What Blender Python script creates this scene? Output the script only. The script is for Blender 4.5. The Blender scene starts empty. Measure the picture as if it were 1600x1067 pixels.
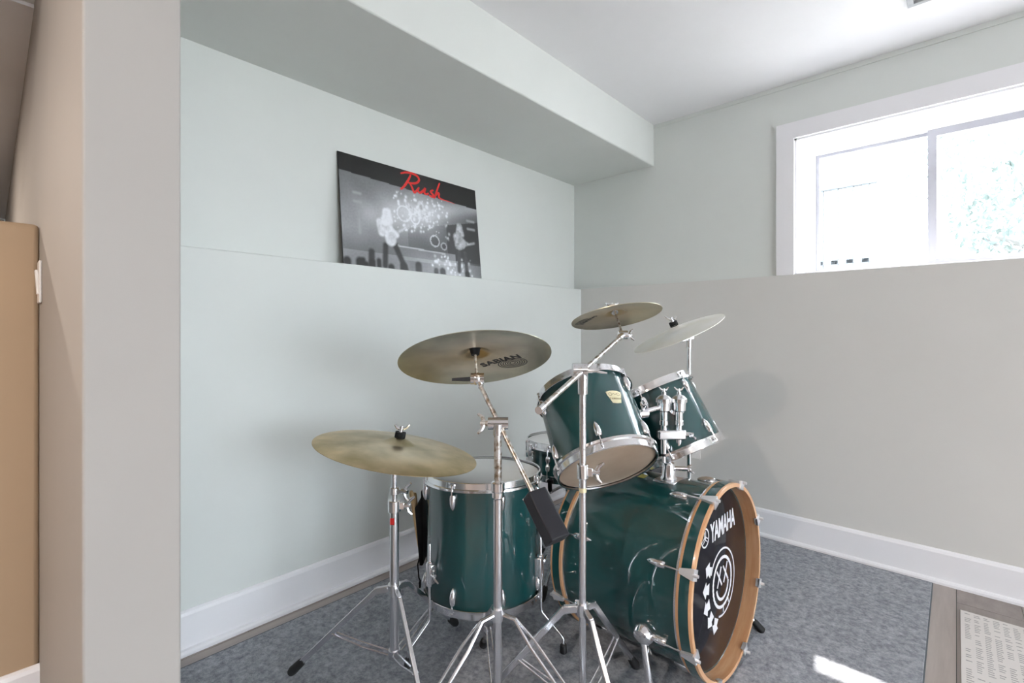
import bpy, math, random
from mathutils import Vector, Matrix, Euler, noise as mnoise
random.seed(7)
scn = bpy.context.scene
COL = scn.collection
PI = math.pi
V = Vector

# ------------------------------------------------------------------ camera, world, sun, exposure
cam_d = bpy.data.cameras.new('camera')
cam_d.sensor_width = 36.0
cam_d.lens = 752.5 / 1600 * 36.0
cam_d.shift_y = -17.0 / 1600
cam_d.clip_start = 0.02
cam = bpy.data.objects.new('camera', cam_d)
COL.objects.link(cam)
cam.location = (1.938, -2.818, 1.10)
cam.rotation_euler = (PI / 2, 0, math.radians(42.68))
scn.camera = cam

world = bpy.data.worlds.new('sky')
scn.world = world
world.use_nodes = True
bg = world.node_tree.nodes['Background']
bg.inputs['Color'].default_value = (0.83, 0.92, 1.0, 1)
bg.inputs['Strength'].default_value = 10.5

sun_d = bpy.data.lights.new('sun', 'SUN')
sun_d.energy = 12.0
sun_d.angle = math.radians(0.6)
sun_d.color = (1.0, 0.95, 0.88)
sun = bpy.data.objects.new('sun', sun_d)
COL.objects.link(sun)
SEL, SAZ = math.radians(55.5), math.radians(9.5)
sdir = V((math.sin(SAZ) * math.cos(SEL), -math.cos(SAZ) * math.cos(SEL), -math.sin(SEL)))
sun.rotation_euler = sdir.to_track_quat('-Z', 'Y').to_euler()
sun.location = (0, 6, 8)

vs = scn.view_settings
vs.view_transform = 'Standard'
vs.look = 'None'
vs.gamma = 1.0
vs.use_curve_mapping = False
vs.exposure = 0.47
scn.cycles.max_bounces = 10
scn.cycles.diffuse_bounces = 6
scn.cycles.glossy_bounces = 4
scn.cycles.transparent_max_bounces = 10
scn.cycles.caustics_reflective = False
scn.cycles.caustics_refractive = False

# ------------------------------------------------------------------ materials
def s2l(c):
    return tuple((x / 255 / 12.92) if x / 255 <= 0.04045 else ((x / 255 + 0.055) / 1.055) ** 2.4 for x in c)

MATS = {}
def mat(name, col, rough=0.5, metal=0.0, coat=0.0, spec=0.5, emit=None, emit_s=0.0):
    m = bpy.data.materials.new(name)
    m.use_nodes = True
    b = m.node_tree.nodes['Principled BSDF']
    b.inputs['Base Color'].default_value = (*col, 1)
    b.inputs['Roughness'].default_value = rough
    b.inputs['Metallic'].default_value = metal
    b.inputs['Coat Weight'].default_value = coat
    b.inputs['Coat Roughness'].default_value = 0.03
    b.inputs['Specular IOR Level'].default_value = spec
    if emit:
        b.inputs['Emission Color'].default_value = (*emit, 1)
        b.inputs['Emission Strength'].default_value = emit_s
    MATS[name] = m
    return m

def nodes(m):
    return m.node_tree.nodes, m.node_tree.links, m.node_tree.nodes['Principled BSDF']

def noise_col(m, cols, scale=10, detail=4, coord='Object', stretch=(1, 1, 1), rough=0.6, bump=0.0, bscale=None, bdist=0.002, stops=None):
    n, l, b = nodes(m)
    tc = n.new('ShaderNodeTexCoord')
    mp = n.new('ShaderNodeMapping')
    mp.inputs['Scale'].default_value = stretch
    l.new(tc.outputs[coord], mp.inputs['Vector'])
    nz = n.new('ShaderNodeTexNoise')
    nz.inputs['Scale'].default_value = scale
    nz.inputs['Detail'].default_value = detail
    nz.inputs['Roughness'].default_value = rough
    l.new(mp.outputs['Vector'], nz.inputs['Vector'])
    cr = n.new('ShaderNodeValToRGB')
    while len(cr.color_ramp.elements) < len(cols):
        cr.color_ramp.elements.new(0.5)
    for i, c in enumerate(cols):
        cr.color_ramp.elements[i].position = stops[i] if stops else 0.3 + 0.4 * i / max(1, len(cols) - 1)
        cr.color_ramp.elements[i].color = (*c, 1)
    l.new(nz.outputs['Fac'], cr.inputs['Fac'])
    l.new(cr.outputs['Color'], b.inputs['Base Color'])
    if bump:
        nb = n.new('ShaderNodeTexNoise')
        nb.inputs['Scale'].default_value = bscale or scale * 4
        nb.inputs['Detail'].default_value = 3
        l.new(mp.outputs['Vector'], nb.inputs['Vector'])
        bp = n.new('ShaderNodeBump')
        bp.inputs['Strength'].default_value = bump
        bp.inputs['Distance'].default_value = bdist
        l.new(nb.outputs['Fac'], bp.inputs['Height'])
        l.new(bp.outputs['Normal'], b.inputs['Normal'])
    return m

def paint(name, col, rough=0.75):
    m = mat(name, col, rough, spec=0.3)
    c2 = tuple(x * 0.97 for x in col)
    return noise_col(m, [c2, col], scale=3, bump=0.05, bscale=260, bdist=0.0006)

WALL = paint('sage_wall_paint', (0.725, 0.748, 0.725), 0.6)
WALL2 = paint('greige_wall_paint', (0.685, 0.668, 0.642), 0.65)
TAN = paint('tan_wall_paint', (0.48, 0.35, 0.235), 0.8)
BEIGE = paint('partition_shaded_paint', (0.41, 0.39, 0.37), 0.7)  # warm grey darkened to stand in for weaker light on the partition
CEIL = paint('ceiling_paint', (0.88, 0.88, 0.90), 0.85)
TRIM = mat('white_trim_paint', (0.86, 0.85, 0.875), 0.35)
VINYL = mat('white_vinyl', (0.85, 0.85, 0.87), 0.3)
PLASTIC = mat('white_plastic', (0.83, 0.81, 0.79), 0.35)
DARKSLOT = mat('dark_slot', (0.03, 0.03, 0.03), 0.6)
CHROME = mat('chrome', (0.88, 0.88, 0.90), 0.16, 1.0)
CHROME_D = mat('chrome_worn', (0.76, 0.76, 0.79), 0.24, 1.0)
STEEL = mat('brushed_steel', (0.55, 0.55, 0.57), 0.32, 1.0)
RUST = mat('rusty_chrome', (0.6, 0.55, 0.5), 0.3, 0.85)
noise_col(RUST, [(0.26, 0.19, 0.13), (0.50, 0.44, 0.38), (0.80, 0.79, 0.79)], scale=60, detail=5, stops=[0.34, 0.44, 0.54])
SPECK = mat('pitted_chrome', (0.7, 0.7, 0.72), 0.2, 1.0)
noise_col(SPECK, [(0.50, 0.46, 0.43), (0.80, 0.80, 0.83)], scale=120, detail=4, stops=[0.32, 0.42])
RUBBER = mat('black_rubber', (0.012, 0.012, 0.013), 0.6)
BLACK = mat('black_plastic', (0.02, 0.02, 0.022), 0.45)
NYLON = mat('black_nylon', (0.006, 0.006, 0.007), 0.85)
WEIGHT = mat('graphite_weight', (0.016, 0.016, 0.021), 0.4, spec=0.3)
GREEN = mat('green_lacquer', (0.004, 0.058, 0.062), 0.5, 0.0, 1.0, spec=0.12)
GREEN.node_tree.nodes['Principled BSDF'].inputs['Coat IOR'].default_value = 1.8
GREEN.node_tree.nodes['Principled BSDF'].inputs['Coat Roughness'].default_value = 0.015
HEAD_W = mat('coated_head', (0.80, 0.80, 0.79), 0.5)
HEAD_TAN = mat('clear_head', (0.36, 0.26, 0.19), 0.28, coat=0.4)
noise_col(HEAD_TAN, [(0.44, 0.31, 0.22), (0.60, 0.47, 0.36)], scale=5, detail=3)
HEAD_BLK = mat('black_head', (0.016, 0.016, 0.021), 0.07, spec=0.22)
HEAD_BLK.node_tree.nodes['Principled BSDF'].inputs['IOR'].default_value = 1.22
PRINT_W = mat('white_print', (0.82, 0.82, 0.84), 0.4)
PRINT_K = mat('black_print', (0.02, 0.02, 0.02), 0.5)
PRINT_RED = mat('red_print', (0.80, 0.035, 0.03), 0.35)
PRINT_GOLD = mat('gold_badge', (0.86, 0.78, 0.52), 0.35, 0.25)
BADGE_INK = mat('badge_ink', (0.30, 0.22, 0.08), 0.5)
YELLOW = mat('yellow_sticker', (0.55, 0.48, 0.12), 0.5)
HOOPWOOD = mat('maple_hoop', (0.62, 0.33, 0.15), 0.25, coat=0.6)
noise_col(HOOPWOOD, [(0.66, 0.33, 0.15), (0.80, 0.47, 0.26)], scale=6, detail=4, stretch=(1, 1, 9))
STICK = mat('hickory', (0.62, 0.42, 0.2), 0.45)
noise_col(STICK, [(0.50, 0.31, 0.13), (0.70, 0.50, 0.26)], scale=40, detail=3, stretch=(1, 1, 0.1))
FELT = mat('black_felt', (0.015, 0.015, 0.015), 0.95)
FELT_W = mat('white_felt', (0.75, 0.72, 0.66), 0.95)

def cymbal_mat(name, a, b_, rough, metal=0.95, warm=(1.0, 0.86, 0.66), rim=(0.80, 0.86, 0.84)):
    m = mat(name, a, rough, metal)
    n, l, b = nodes(m)
    tc = n.new('ShaderNodeTexCoord')
    sep = n.new('ShaderNodeSeparateXYZ')
    l.new(tc.outputs['Object'], sep.inputs[0])
    x2 = n.new('ShaderNodeMath'); x2.operation = 'POWER'; x2.inputs[1].default_value = 2
    y2 = n.new('ShaderNodeMath'); y2.operation = 'POWER'; y2.inputs[1].default_value = 2
    l.new(sep.outputs['X'], x2.inputs[0]); l.new(sep.outputs['Y'], y2.inputs[0])
    ad = n.new('ShaderNodeMath'); ad.operation = 'ADD'
    l.new(x2.outputs[0], ad.inputs[0]); l.new(y2.outputs[0], ad.inputs[1])
    sq = n.new('ShaderNodeMath'); sq.operation = 'SQRT'
    l.new(ad.outputs[0], sq.inputs[0])
    cmb = n.new('ShaderNodeCombineXYZ')
    l.new(sq.outputs[0], cmb.inputs['X'])
    nr = n.new('ShaderNodeTexNoise'); nr.inputs['Scale'].default_value = 420; nr.inputs['Detail'].default_value = 3
    l.new(cmb.outputs[0], nr.inputs['Vector'])
    nb = n.new('ShaderNodeTexNoise'); nb.inputs['Scale'].default_value = 9; nb.inputs['Detail'].default_value = 6
    l.new(tc.outputs['Object'], nb.inputs['Vector'])
    cr = n.new('ShaderNodeValToRGB')
    cr.color_ramp.elements[0].position = 0.35; cr.color_ramp.elements[0].color = (*a, 1)
    cr.color_ramp.elements[1].position = 0.68; cr.color_ramp.elements[1].color = (*b_, 1)
    l.new(nb.outputs['Fac'], cr.inputs['Fac'])
    rr_ = n.new('ShaderNodeValToRGB')
    rr_.color_ramp.elements[0].position = 0.02; rr_.color_ramp.elements[0].color = (*warm, 1)
    rr_.color_ramp.elements[1].position = 0.22; rr_.color_ramp.elements[1].color = (*rim, 1)
    e_ = rr_.color_ramp.elements.new(0.13); e_.color = (1, 1, 1, 1)
    wob = n.new('ShaderNodeMath'); wob.operation = 'MULTIPLY_ADD'; wob.inputs[1].default_value = 0.10; 
    nw = n.new('ShaderNodeTexNoise'); nw.inputs['Scale'].default_value = 7
    l.new(tc.outputs['Object'], nw.inputs['Vector']); l.new(nw.outputs['Fac'], wob.inputs[0])
    sb = n.new('ShaderNodeMath'); sb.operation = 'SUBTRACT'; sb.inputs[1].default_value = 0.05
    l.new(sq.outputs[0], sb.inputs[0]); l.new(sb.outputs[0], wob.inputs[2])
    l.new(wob.outputs[0], rr_.inputs['Fac'])
    mxc = n.new('ShaderNodeMixRGB'); mxc.blend_type = 'MULTIPLY'; mxc.inputs['Fac'].default_value = 1.0
    l.new(cr.outputs['Color'], mxc.inputs['Color1']); l.new(rr_.outputs['Color'], mxc.inputs['Color2'])
    l.new(mxc.outputs['Color'], b.inputs['Base Color'])
    bp = n.new('ShaderNodeBump'); bp.inputs['Strength'].default_value = 0.35; bp.inputs['Distance'].default_value = 0.0006
    l.new(nr.outputs['Fac'], bp.inputs['Height'])
    l.new(bp.outputs['Normal'], b.inputs['Normal'])
    tg = n.new('ShaderNodeTangent'); tg.direction_type = 'RADIAL'; tg.axis = 'Z'
    l.new(tg.outputs['Tangent'], b.inputs['Tangent'])
    b.inputs['Anisotropic'].default_value = 0.75
    return m
CYM_A = cymbal_mat('aged_bronze', (0.44, 0.37, 0.22), (0.76, 0.64, 0.46), 0.28, warm=(0.95, 0.95, 0.9), rim=(1.0, 0.92, 0.76))
CYM_B = cymbal_mat('grey_bronze', (0.52, 0.47, 0.38), (0.78, 0.68, 0.54), 0.24)
CYM_C = cymbal_mat('olive_bronze', (0.52, 0.47, 0.35), (0.64, 0.55, 0.41), 0.3)
CYM_D = cymbal_mat('pale_sheen_bronze', (0.88, 0.86, 0.78), (0.94, 0.93, 0.90), 0.40, metal=0.35, warm=(1, 1, 1), rim=(1, 1, 1))  # whitened base stands in for window and ceiling reflected in the metal

RUGM = mat('blue_grey_carpet', (0.15, 0.17, 0.2), 0.95, spec=0.1)
noise_col(RUGM, [(0.20, 0.215, 0.245), (0.36, 0.375, 0.41), (0.54, 0.555, 0.60)], scale=55, detail=8, rough=0.72, bump=0.8, bscale=420, bdist=0.004, stops=[0.33, 0.5, 0.68])
PLANKS = []
for i, (a, b_) in enumerate((((0.36, 0.31, 0.285), (0.46, 0.41, 0.38)), ((0.24, 0.205, 0.19), (0.33, 0.285, 0.265)), ((0.30, 0.26, 0.24), (0.40, 0.35, 0.325)))):
    m = mat('grey_oak_laminate_%s' % 'abc'[i], a, 0.42)
    noise_col(m, [a, b_], scale=26, detail=6, stretch=(1, 0.07, 1), bump=0.08, bscale=60)
    PLANKS.append(m)
MATW = mat('woven_mat', (0.72, 0.69, 0.67), 0.85)
MATDASH = mat('grey_dash_print', (0.36, 0.35, 0.35), 0.85)
POST_EDGE = mat('poster_board', (0.015, 0.02, 0.015), 0.5)
LEAF = mat('leaf', (0.170, 0.205, 0.195), 0.7, spec=0.1)
BARK = mat('bark', (0.16, 0.16, 0.155), 0.9)
LAWN = mat('lawn', (0.20, 0.28, 0.12), 0.95)
noise_col(LAWN, [(0.16, 0.24, 0.09), (0.30, 0.36, 0.18)], scale=6)
PAVE = mat('patio_concrete', (0.5, 0.49, 0.47), 0.9)
RAILM = mat('weathered_rail', (0.115, 0.125, 0.135), 0.8, spec=0.1)
LAMPGLOW = mat('fill_lamp_diffuser', (0.9, 0.9, 0.9), 0.4, emit=(1.0, 0.93, 0.84), emit_s=6.0)  # glowing disc of the added fill lamps

GLASS = bpy.data.materials.new('window_glass')
GLASS.use_nodes = True
_n = GLASS.node_tree.nodes; _l = GLASS.node_tree.links
_n.remove(_n['Principled BSDF'])
_tr = _n.new('ShaderNodeBsdfTransparent'); _gl = _n.new('ShaderNodeBsdfGlossy'); _gl.inputs['Roughness'].default_value = 0.0
_lw = _n.new('ShaderNodeLayerWeight'); _lw.inputs['Blend'].default_value = 0.5
_pw = _n.new('ShaderNodeMath'); _pw.operation = 'POWER'; _pw.inputs[1].default_value = 5.0
_l.new(_lw.outputs['Facing'], _pw.inputs[0])
_fr = _n.new('ShaderNodeMath'); _fr.operation = 'MULTIPLY_ADD'; _fr.inputs[1].default_value = 0.9; _fr.inputs[2].default_value = 0.04
_l.new(_pw.outputs[0], _fr.inputs[0])
_mx = _n.new('ShaderNodeMixShader')
_l.new(_fr.outputs[0], _mx.inputs[0]); _l.new(_tr.outputs[0], _mx.inputs[1]); _l.new(_gl.outputs[0], _mx.inputs[2])
_l.new(_mx.outputs[0], _n['Material Output'].inputs['Surface'])

# ------------------------------------------------------------------ geometry helpers
def frame_z(d):
    """rotation whose z axis is d"""
    d = V(d).normalized()
    up = V((0, 0, 1)) if abs(d.z) < 0.95 else V((0, 1, 0))
    x = up.cross(d).normalized()
    y = d.cross(x)
    return Matrix((x, y, d)).transposed().to_4x4()

def look(o, d, x=None):
    """matrix at o, z axis along d, x axis near x"""
    d = V(d).normalized()
    if x is None:
        return Matrix.Translation(V(o)) @ frame_z(d)
    x = (V(x) - V(x).dot(d) * d).normalized()
    y = d.cross(x)
    return Matrix.Translation(V(o)) @ Matrix((x, y, d)).transposed().to_4x4()

class G:
    def __init__(s):
        s.v = []; s.f = []
    def add(s, vs_, fs, M=None):
        k = len(s.v)
        s.v += [tuple(M @ V(p)) if M else tuple(p) for p in vs_]
        s.f += [tuple(i + k for i in f) for f in fs]
        return s
    def box(s, lo, hi, M=None):
        x0, y0, z0 = lo; x1, y1, z1 = hi
        return s.add([(x0, y0, z0), (x1, y0, z0), (x1, y1, z0), (x0, y1, z0), (x0, y0, z1), (x1, y0, z1), (x1, y1, z1), (x0, y1, z1)],
                     [(0, 3, 2, 1), (4, 5, 6, 7), (0, 1, 5, 4), (1, 2, 6, 5), (2, 3, 7, 6), (3, 0, 4, 7)], M)
    def bar(s, p0, p1, w, t, xdir=None):
        p0 = V(p0); p1 = V(p1)
        return s.box((-w / 2, -t / 2, 0), (w / 2, t / 2, (p1 - p0).length), look(p0, p1 - p0, xdir))
    def lathe(s, prof, n=32, M=None, closed=False, caps=True):
        vs_ = []; fs = []
        for r, z in prof:
            for i in range(n):
                a = 2 * PI * i / n
                vs_.append((r * math.cos(a), r * math.sin(a), z))
        m = len(prof)
        for j in range(m if closed else m - 1):
            j2 = (j + 1) % m
            for i in range(n):
                i2 = (i + 1) % n
                fs.append((j * n + i, j * n + i2, j2 * n + i2, j2 * n + i))
        if caps and not closed:
            if prof[0][0] > 1e-6: fs.append(tuple(reversed(range(n))))
            if prof[-1][0] > 1e-6: fs.append(tuple(range((m - 1) * n, m * n)))
        return s.add(vs_, fs, M)
    def cyl(s, p0, p1, r0, r1=None, n=16):
        p0 = V(p0); p1 = V(p1)
        return s.lathe([(r0, 0), (r0 if r1 is None else r1, (p1 - p0).length)], n, Matrix.Translation(p0) @ frame_z(p1 - p0))
    def ring(s, c, d, r0, r1, h, n=48):
        """hollow band of height h centred on c"""
        return s.lathe([(r0, -h / 2), (r1, -h / 2), (r1, h / 2), (r0, h / 2)], n, Matrix.Translation(V(c)) @ frame_z(d), closed=True)
    def sph(s, c, r, sc=(1, 1, 1), n=16, m=10, M=None):
        prof = [(r * math.sin(PI * j / m), -r * math.cos(PI * j / m)) for j in range(m + 1)]
        prof[0] = (1e-5, -r); prof[-1] = (1e-5, r)
        T = (M or Matrix()) @ Matrix.Translation(V(c)) @ Matrix.Diagonal((*sc, 1))
        return s.lathe(prof, n, T, caps=False)
    def tube(s, pts, r, n=10, caps=True):
        pts = [V(p) for p in pts]
        rings = []
        k0 = len(s.v)
        prev = None
        for i, p in enumerate(pts):
            t = (pts[min(i + 1, len(pts) - 1)] - pts[max(i - 1, 0)]).normalized()
            if prev is None:
                x = frame_z(t).to_3x3().col[0]
            else:
                x = (prev - prev.dot(t) * t).normalized()
            y = t.cross(x); prev = x
            rr = r[i] if isinstance(r, (list, tuple)) else r
            for j in range(n):
                a = 2 * PI * j / n
                s.v.append(tuple(p + rr * (math.cos(a) * x + math.sin(a) * y)))
        for i in range(len(pts) - 1):
            for j in range(n):
                j2 = (j + 1) % n
                s.f.append((k0 + i * n + j, k0 + i * n + j2, k0 + (i + 1) * n + j2, k0 + (i + 1) * n + j))
        if caps:
            s.f.append(tuple(k0 + j for j in reversed(range(n))))
            s.f.append(tuple(k0 + (len(pts) - 1) * n + j for j in range(n)))
        return s
    def prism(s, poly, z0, z1, M=None):
        n = len(poly)
        vs_ = [(x, y, z0) for x, y in poly] + [(x, y, z1) for x, y in poly]
        fs = [tuple(reversed(range(n))), tuple(range(n, 2 * n))]
        fs += [(i, (i + 1) % n, n + (i + 1) % n, n + i) for i in range(n)]
        return s.add(vs_, fs, M)
    def ribbon(s, pts, w, z0, z1, M=None, closed=False):
        """flat stroke of width w along 2d points"""
        pts = [V((p[0], p[1])) for p in pts]
        n = len(pts); L = []; Rr = []
        for i in range(n):
            a = pts[(i - 1) % n] if (closed or i > 0) else pts[i]
            b = pts[(i + 1) % n] if (closed or i < n - 1) else pts[i]
            t = (b - a).normalized(); nn = V((-t.y, t.x))
            ww = w[i] if isinstance(w, (list, tuple)) else w
            L.append(pts[i] + nn * ww / 2); Rr.append(pts[i] - nn * ww / 2)
        vs_ = [(p.x, p.y, z) for z in (z0, z1) for p in L + Rr]
        fs = []
        for i in range(n if closed else n - 1):
            j = (i + 1) % n
            fs.append((2 * n + i, 2 * n + n + i, 2 * n + n + j, 2 * n + j))
            fs.append((i, j, n + j, n + i))
            fs.append((i, 2 * n + i, 2 * n + j, j))
            fs.append((n + i, n + j, 3 * n + j, 3 * n + i))
        return s.add(vs_, fs, M)
    def mesh(s, name, smooth=True, ang=35):
        me = bpy.data.meshes.new(name)
        me.from_pydata(s.v, [], s.f)
        me.validate()
        if smooth:
            me.shade_smooth()
            me.set_sharp_from_angle(angle=math.radians(ang))
        return me

WM = {}
def link(o):
    COL.objects.link(o)
    return o

def thing(name, label, cat, M=None, group=None):
    o = bpy.data.objects.new(name, None)
    o.empty_display_size = 0.05
    M = M or Matrix()
    if isinstance(M, (tuple, list, V)):
        M = Matrix.Translation(V(M))
    o.matrix_world = M
    WM[o.name] = M.copy()
    o['label'] = label; o['category'] = cat
    if group: o['group'] = group
    return link(o)

def part(name, g, m, parent=None, world=False, M=None, bevel=0, smooth=True, label=None):
    """g: G or mesh.  world=True: coordinates are world ones.  M: matrix local to the parent."""
    me = g.mesh(name, smooth) if isinstance(g, G) else g
    if parent is not None and world:
        me.transform(WM[parent.name].inverted())
    if m and not me.materials: me.materials.append(m)
    o = bpy.data.objects.new(name, me)
    link(o)
    if parent is not None:
        o.parent = parent
        o.matrix_parent_inverse = Matrix()
        WM[o.name] = WM[parent.name] @ (M or Matrix())
    else:
        WM[o.name] = M or Matrix()
    if M: o.matrix_local = M
    if bevel:
        b = o.modifiers.new('bevel', 'BEVEL'); b.width = bevel; b.segments = 2; b.limit_method = 'ANGLE'
        b.harden_normals = False
    if label: o['label'] = label
    return o

def struct(name, g, m, parent=None, bevel=0, smooth=False, label=None):
    o = part(name, g, m, parent, world=parent is not None, bevel=bevel, smooth=smooth)
    if parent is None:
        o['kind'] = 'structure'
        if label: o['label'] = label
    return o

def single(name, g, m, label, cat, group=None, bevel=0, M=None, smooth=True):
    o = part(name, g, m, None, M=M, bevel=bevel, smooth=smooth)
    o['label'] = label; o['category'] = cat
    if group: o['group'] = group
    return o

def text_mesh(txt, size, bold=0.0, ext=0.0004, spacing=1.0, sx=1.0):
    """flat lettering: x right, y up, centred on the origin"""
    c = bpy.data.curves.new('lettering', 'FONT')
    c.body = txt; c.size = size; c.align_x = 'CENTER'; c.align_y = 'CENTER'
    c.offset = bold; c.extrude = ext; c.resolution_u = 3; c.space_character = spacing
    o = bpy.data.objects.new('lettering_tmp', c)
    COL.objects.link(o)
    dg = bpy.context.evaluated_depsgraph_get()
    me = bpy.data.meshes.new_from_object(o.evaluated_get(dg))
    bpy.data.objects.remove(o); bpy.data.curves.remove(c)
    me.transform(Matrix.Diagonal((sx, 1, 1, 1)))
    me.materials.clear()
    return me

# ------------------------------------------------------------------ the room
XR, YB, ZC = 6.2, -5.6, 2.41       # far side wall, wall behind the camera, ceiling
LEDGE = 1.39                        # top of the thicker lower walls
UX, UY = -0.10, 0.058               # upper wall planes
SOFX, SOFZ = 0.519, 2.15            # soffit front and underside
PY0, PY1, PXE = -2.721, -2.591, 0.942   # partition
WX0, WX1, WZ0, WZ1, WY = 1.312, 2.46, 1.39, 2.11, 0.40   # window opening

fl = struct('floor', G().box((-4.8, YB - 0.2, -0.12), (XR + 0.2, 0.4, -0.012)), DARKSLOT)
PW, PL = 0.19, 1.22
pm = [G().box((0, 0, 0), (PW - 0.0018, PL - 0.0018, 0.0118)).mesh('plank', False) for _ in range(3)]
for i in range(3): pm[i].materials.append(PLANKS[i])
ix = 0
x = 1.94 - PW * 14
col = 0
while x < XR:
    y = 0.02 - PL * (0.0, 0.62, 0.31, 0.8, 0.15)[col % 5] 
    seg = [(y, 0.02)] if y < 0.02 else []
    ys = y
    first = True
    while ys > YB:
        if x + PW > 0.0 or ys < PY0:
            k = {9: 2, 10: 0, 11: 0, 12: 0, 13: 0, 14: 1, 15: 2}.get(col, (col * 2 + ix) % 3)
            p = part('plank', pm[k], None, fl, M=Matrix.Translation((x, ys - PL, -0.012)))
            if first and ys < 0.0:
                q = part('plank', pm[k], None, fl, M=Matrix.Translation((x, ys, -0.012)) @ Matrix.Diagonal((1, (0.02 - ys) / PL, 1, 1)))
        first = False
        ys -= PL; ix += 1
    x += PW; col += 1

struct('ceiling', G().box((-0.2, YB - 0.2, ZC), (XR + 0.2, 0.4, ZC + 0.15)), CEIL)
struct('wall_left', G().box((-0.30, PY1 - 0.05, -0.012), (0.0, 0.30, LEDGE)), WALL, bevel=0.004, smooth=True)
struct('wall_left_upper', G().box((-0.30, PY1 - 0.05, LEDGE - 0.001), (UX, 0.30, ZC)), WALL)
struct('wall_soffit', G().box((UX - 0.15, YB, SOFZ), (SOFX, UY + 0.002, ZC + 0.02)), WALL, bevel=0.006, smooth=True)
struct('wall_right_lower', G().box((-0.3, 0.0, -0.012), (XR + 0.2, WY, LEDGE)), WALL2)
wr = G()
wr.box((-0.3, UY, LEDGE - 0.001), (WX0, WY, ZC)).box((WX1, UY, LEDGE - 0.001), (XR + 0.2, WY, ZC)).box((WX0, UY, WZ1), (WX1, WY, ZC))
struct('wall_right', wr, WALL)
struct('trim_1', G().box((SOFX, UY - 0.006, ZC - 0.024), (XR, UY + 0.01, ZC)), WALL, label='thin painted strip under the ceiling along the window wall')
# far side wall (out of view) with a patio door added for side daylight
DY0, DY1, DZ1 = -3.7, -0.8, 2.12
wf = G().box((XR, YB - 0.2, -0.012), (XR + 0.2, DY0, ZC)).box((XR, DY1, -0.012), (XR + 0.2, 0.4, ZC)).box((XR, DY0, DZ1), (XR + 0.2, DY1, ZC))
struct('wall_far', wf, WALL)
struct('wall_back', G().box((-4.8, YB - 0.2, -0.012), (XR + 0.2, YB, ZC)), paint('dark_reflected_paint', (0.22, 0.19, 0.17), 0.8))  # unseen wall, dark tone chosen to deepen reflections in shells and chrome
# partition beside the camera
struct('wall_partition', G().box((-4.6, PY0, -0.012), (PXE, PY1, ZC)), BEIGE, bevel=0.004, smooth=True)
# neighbouring space seen past the partition: tan half wall with a deep dim recess behind it
struct('wall_half', G().box((-0.14, YB, -0.012), (0.0, PY0, 1.405)), TAN, bevel=0.012, smooth=True)
struct('wall_recess', G().box((-4.8, YB, -0.012), (-4.6, PY0, ZC)), WALL)
struct('ceiling_recess', G().box((-4.8, YB, 2.14), (UX - 0.15, PY0, ZC)), CEIL)

def baseboard(name, p0, p1, nrm, label):
    p0 = V(p0); p1 = V(p1); L = (p1 - p0).length
    M = look(p0, p1 - p0, nrm)       # x = out of the wall, z = along
    up = (M.to_3x3().col[1]).z
    sg = 1 if up > 0 else -1
    prof = [(0, 0), (0.014, 0), (0.014, 0.130), (0.010, 0.140), (0.004, 0.145), (0, 0.145)]
    shoe = [(0.013, 0), (0.030, 0), (0.029, 0.010), (0.024, 0.017), (0.013, 0.020)]
    b = part(name, G().prism([(a, sg * c) for a, c in prof], 0, L, M), TRIM, smooth=False)
    b['kind'] = 'structure'; b['label'] = label
    WM[b.name] = Matrix()
    part('shoe_moulding', G().prism([(a, sg * c) for a, c in shoe], 0, L, M), TRIM, b, smooth=False)
    return b
baseboard('baseboard_left', (0, PY1, 0), (0, -0.001, 0), (1, 0, 0), 'white baseboard along the left wall')
baseboard('baseboard_right', (0.001, 0, 0), (XR, 0, 0), (0, -1, 0), 'white baseboard below the window wall')
baseboard('baseboard_half', (0, YB, 0), (0, PY0, 0), (1, 0, 0), 'white baseboard on the tan half wall')

# window in the right wall
win = struct('window_1', G().box((WX0 - 0.083, UY - 0.018, WZ0), (WX0, UY + 0.001, WZ1 + 0.085)).box((WX1, UY - 0.018, WZ0), (WX1 + 0.083, UY + 0.001, WZ1 + 0.085)).box((WX0, UY - 0.018, WZ1), (WX1, UY + 0.001, WZ1 + 0.085)), TRIM, label='white framed sliding basement window')
WM[win.name] = Matrix()
part('reveal', G().box((WX0 - 0.001, UY, WZ0), (WX0 + 0.010, WY - 0.001, WZ1)).box((WX1 - 0.010, UY, WZ0), (WX1 + 0.001, WY - 0.001, WZ1)).box((WX0, UY, WZ1 - 0.010), (WX1, WY - 0.001, WZ1 + 0.001)), VINYL, win, smooth=False)
part('window_sill', G().box((WX0 + 0.010, 0.004, WZ0 - 0.001), (WX1 - 0.010, WY - 0.001, WZ0 + 0.006)), VINYL, win, bevel=0.002)
FY = 0.30
part('window_frame', G().box((WX0 + 0.010, FY, WZ0 + 0.006), (WX0 + 0.045, FY + 0.07, WZ1 - 0.010)).box((WX1 - 0.045, FY, WZ0 + 0.006), (WX1 - 0.010, FY + 0.07, WZ1 - 0.010)).box((WX0 + 0.045, FY, WZ1 - 0.028), (WX1 - 0.045, FY + 0.07, WZ1 - 0.010)).box((WX0 + 0.045, FY, WZ0 + 0.006), (WX1 - 0.045, FY + 0.07, WZ0 + 0.040)), VINYL, win, smooth=False)
XM = 1.855
SASH = mat('shaded_sash_vinyl', (0.40, 0.40, 0.44), 0.35)  # grey put into the vinyl stands in for shade on its inward faces
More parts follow.
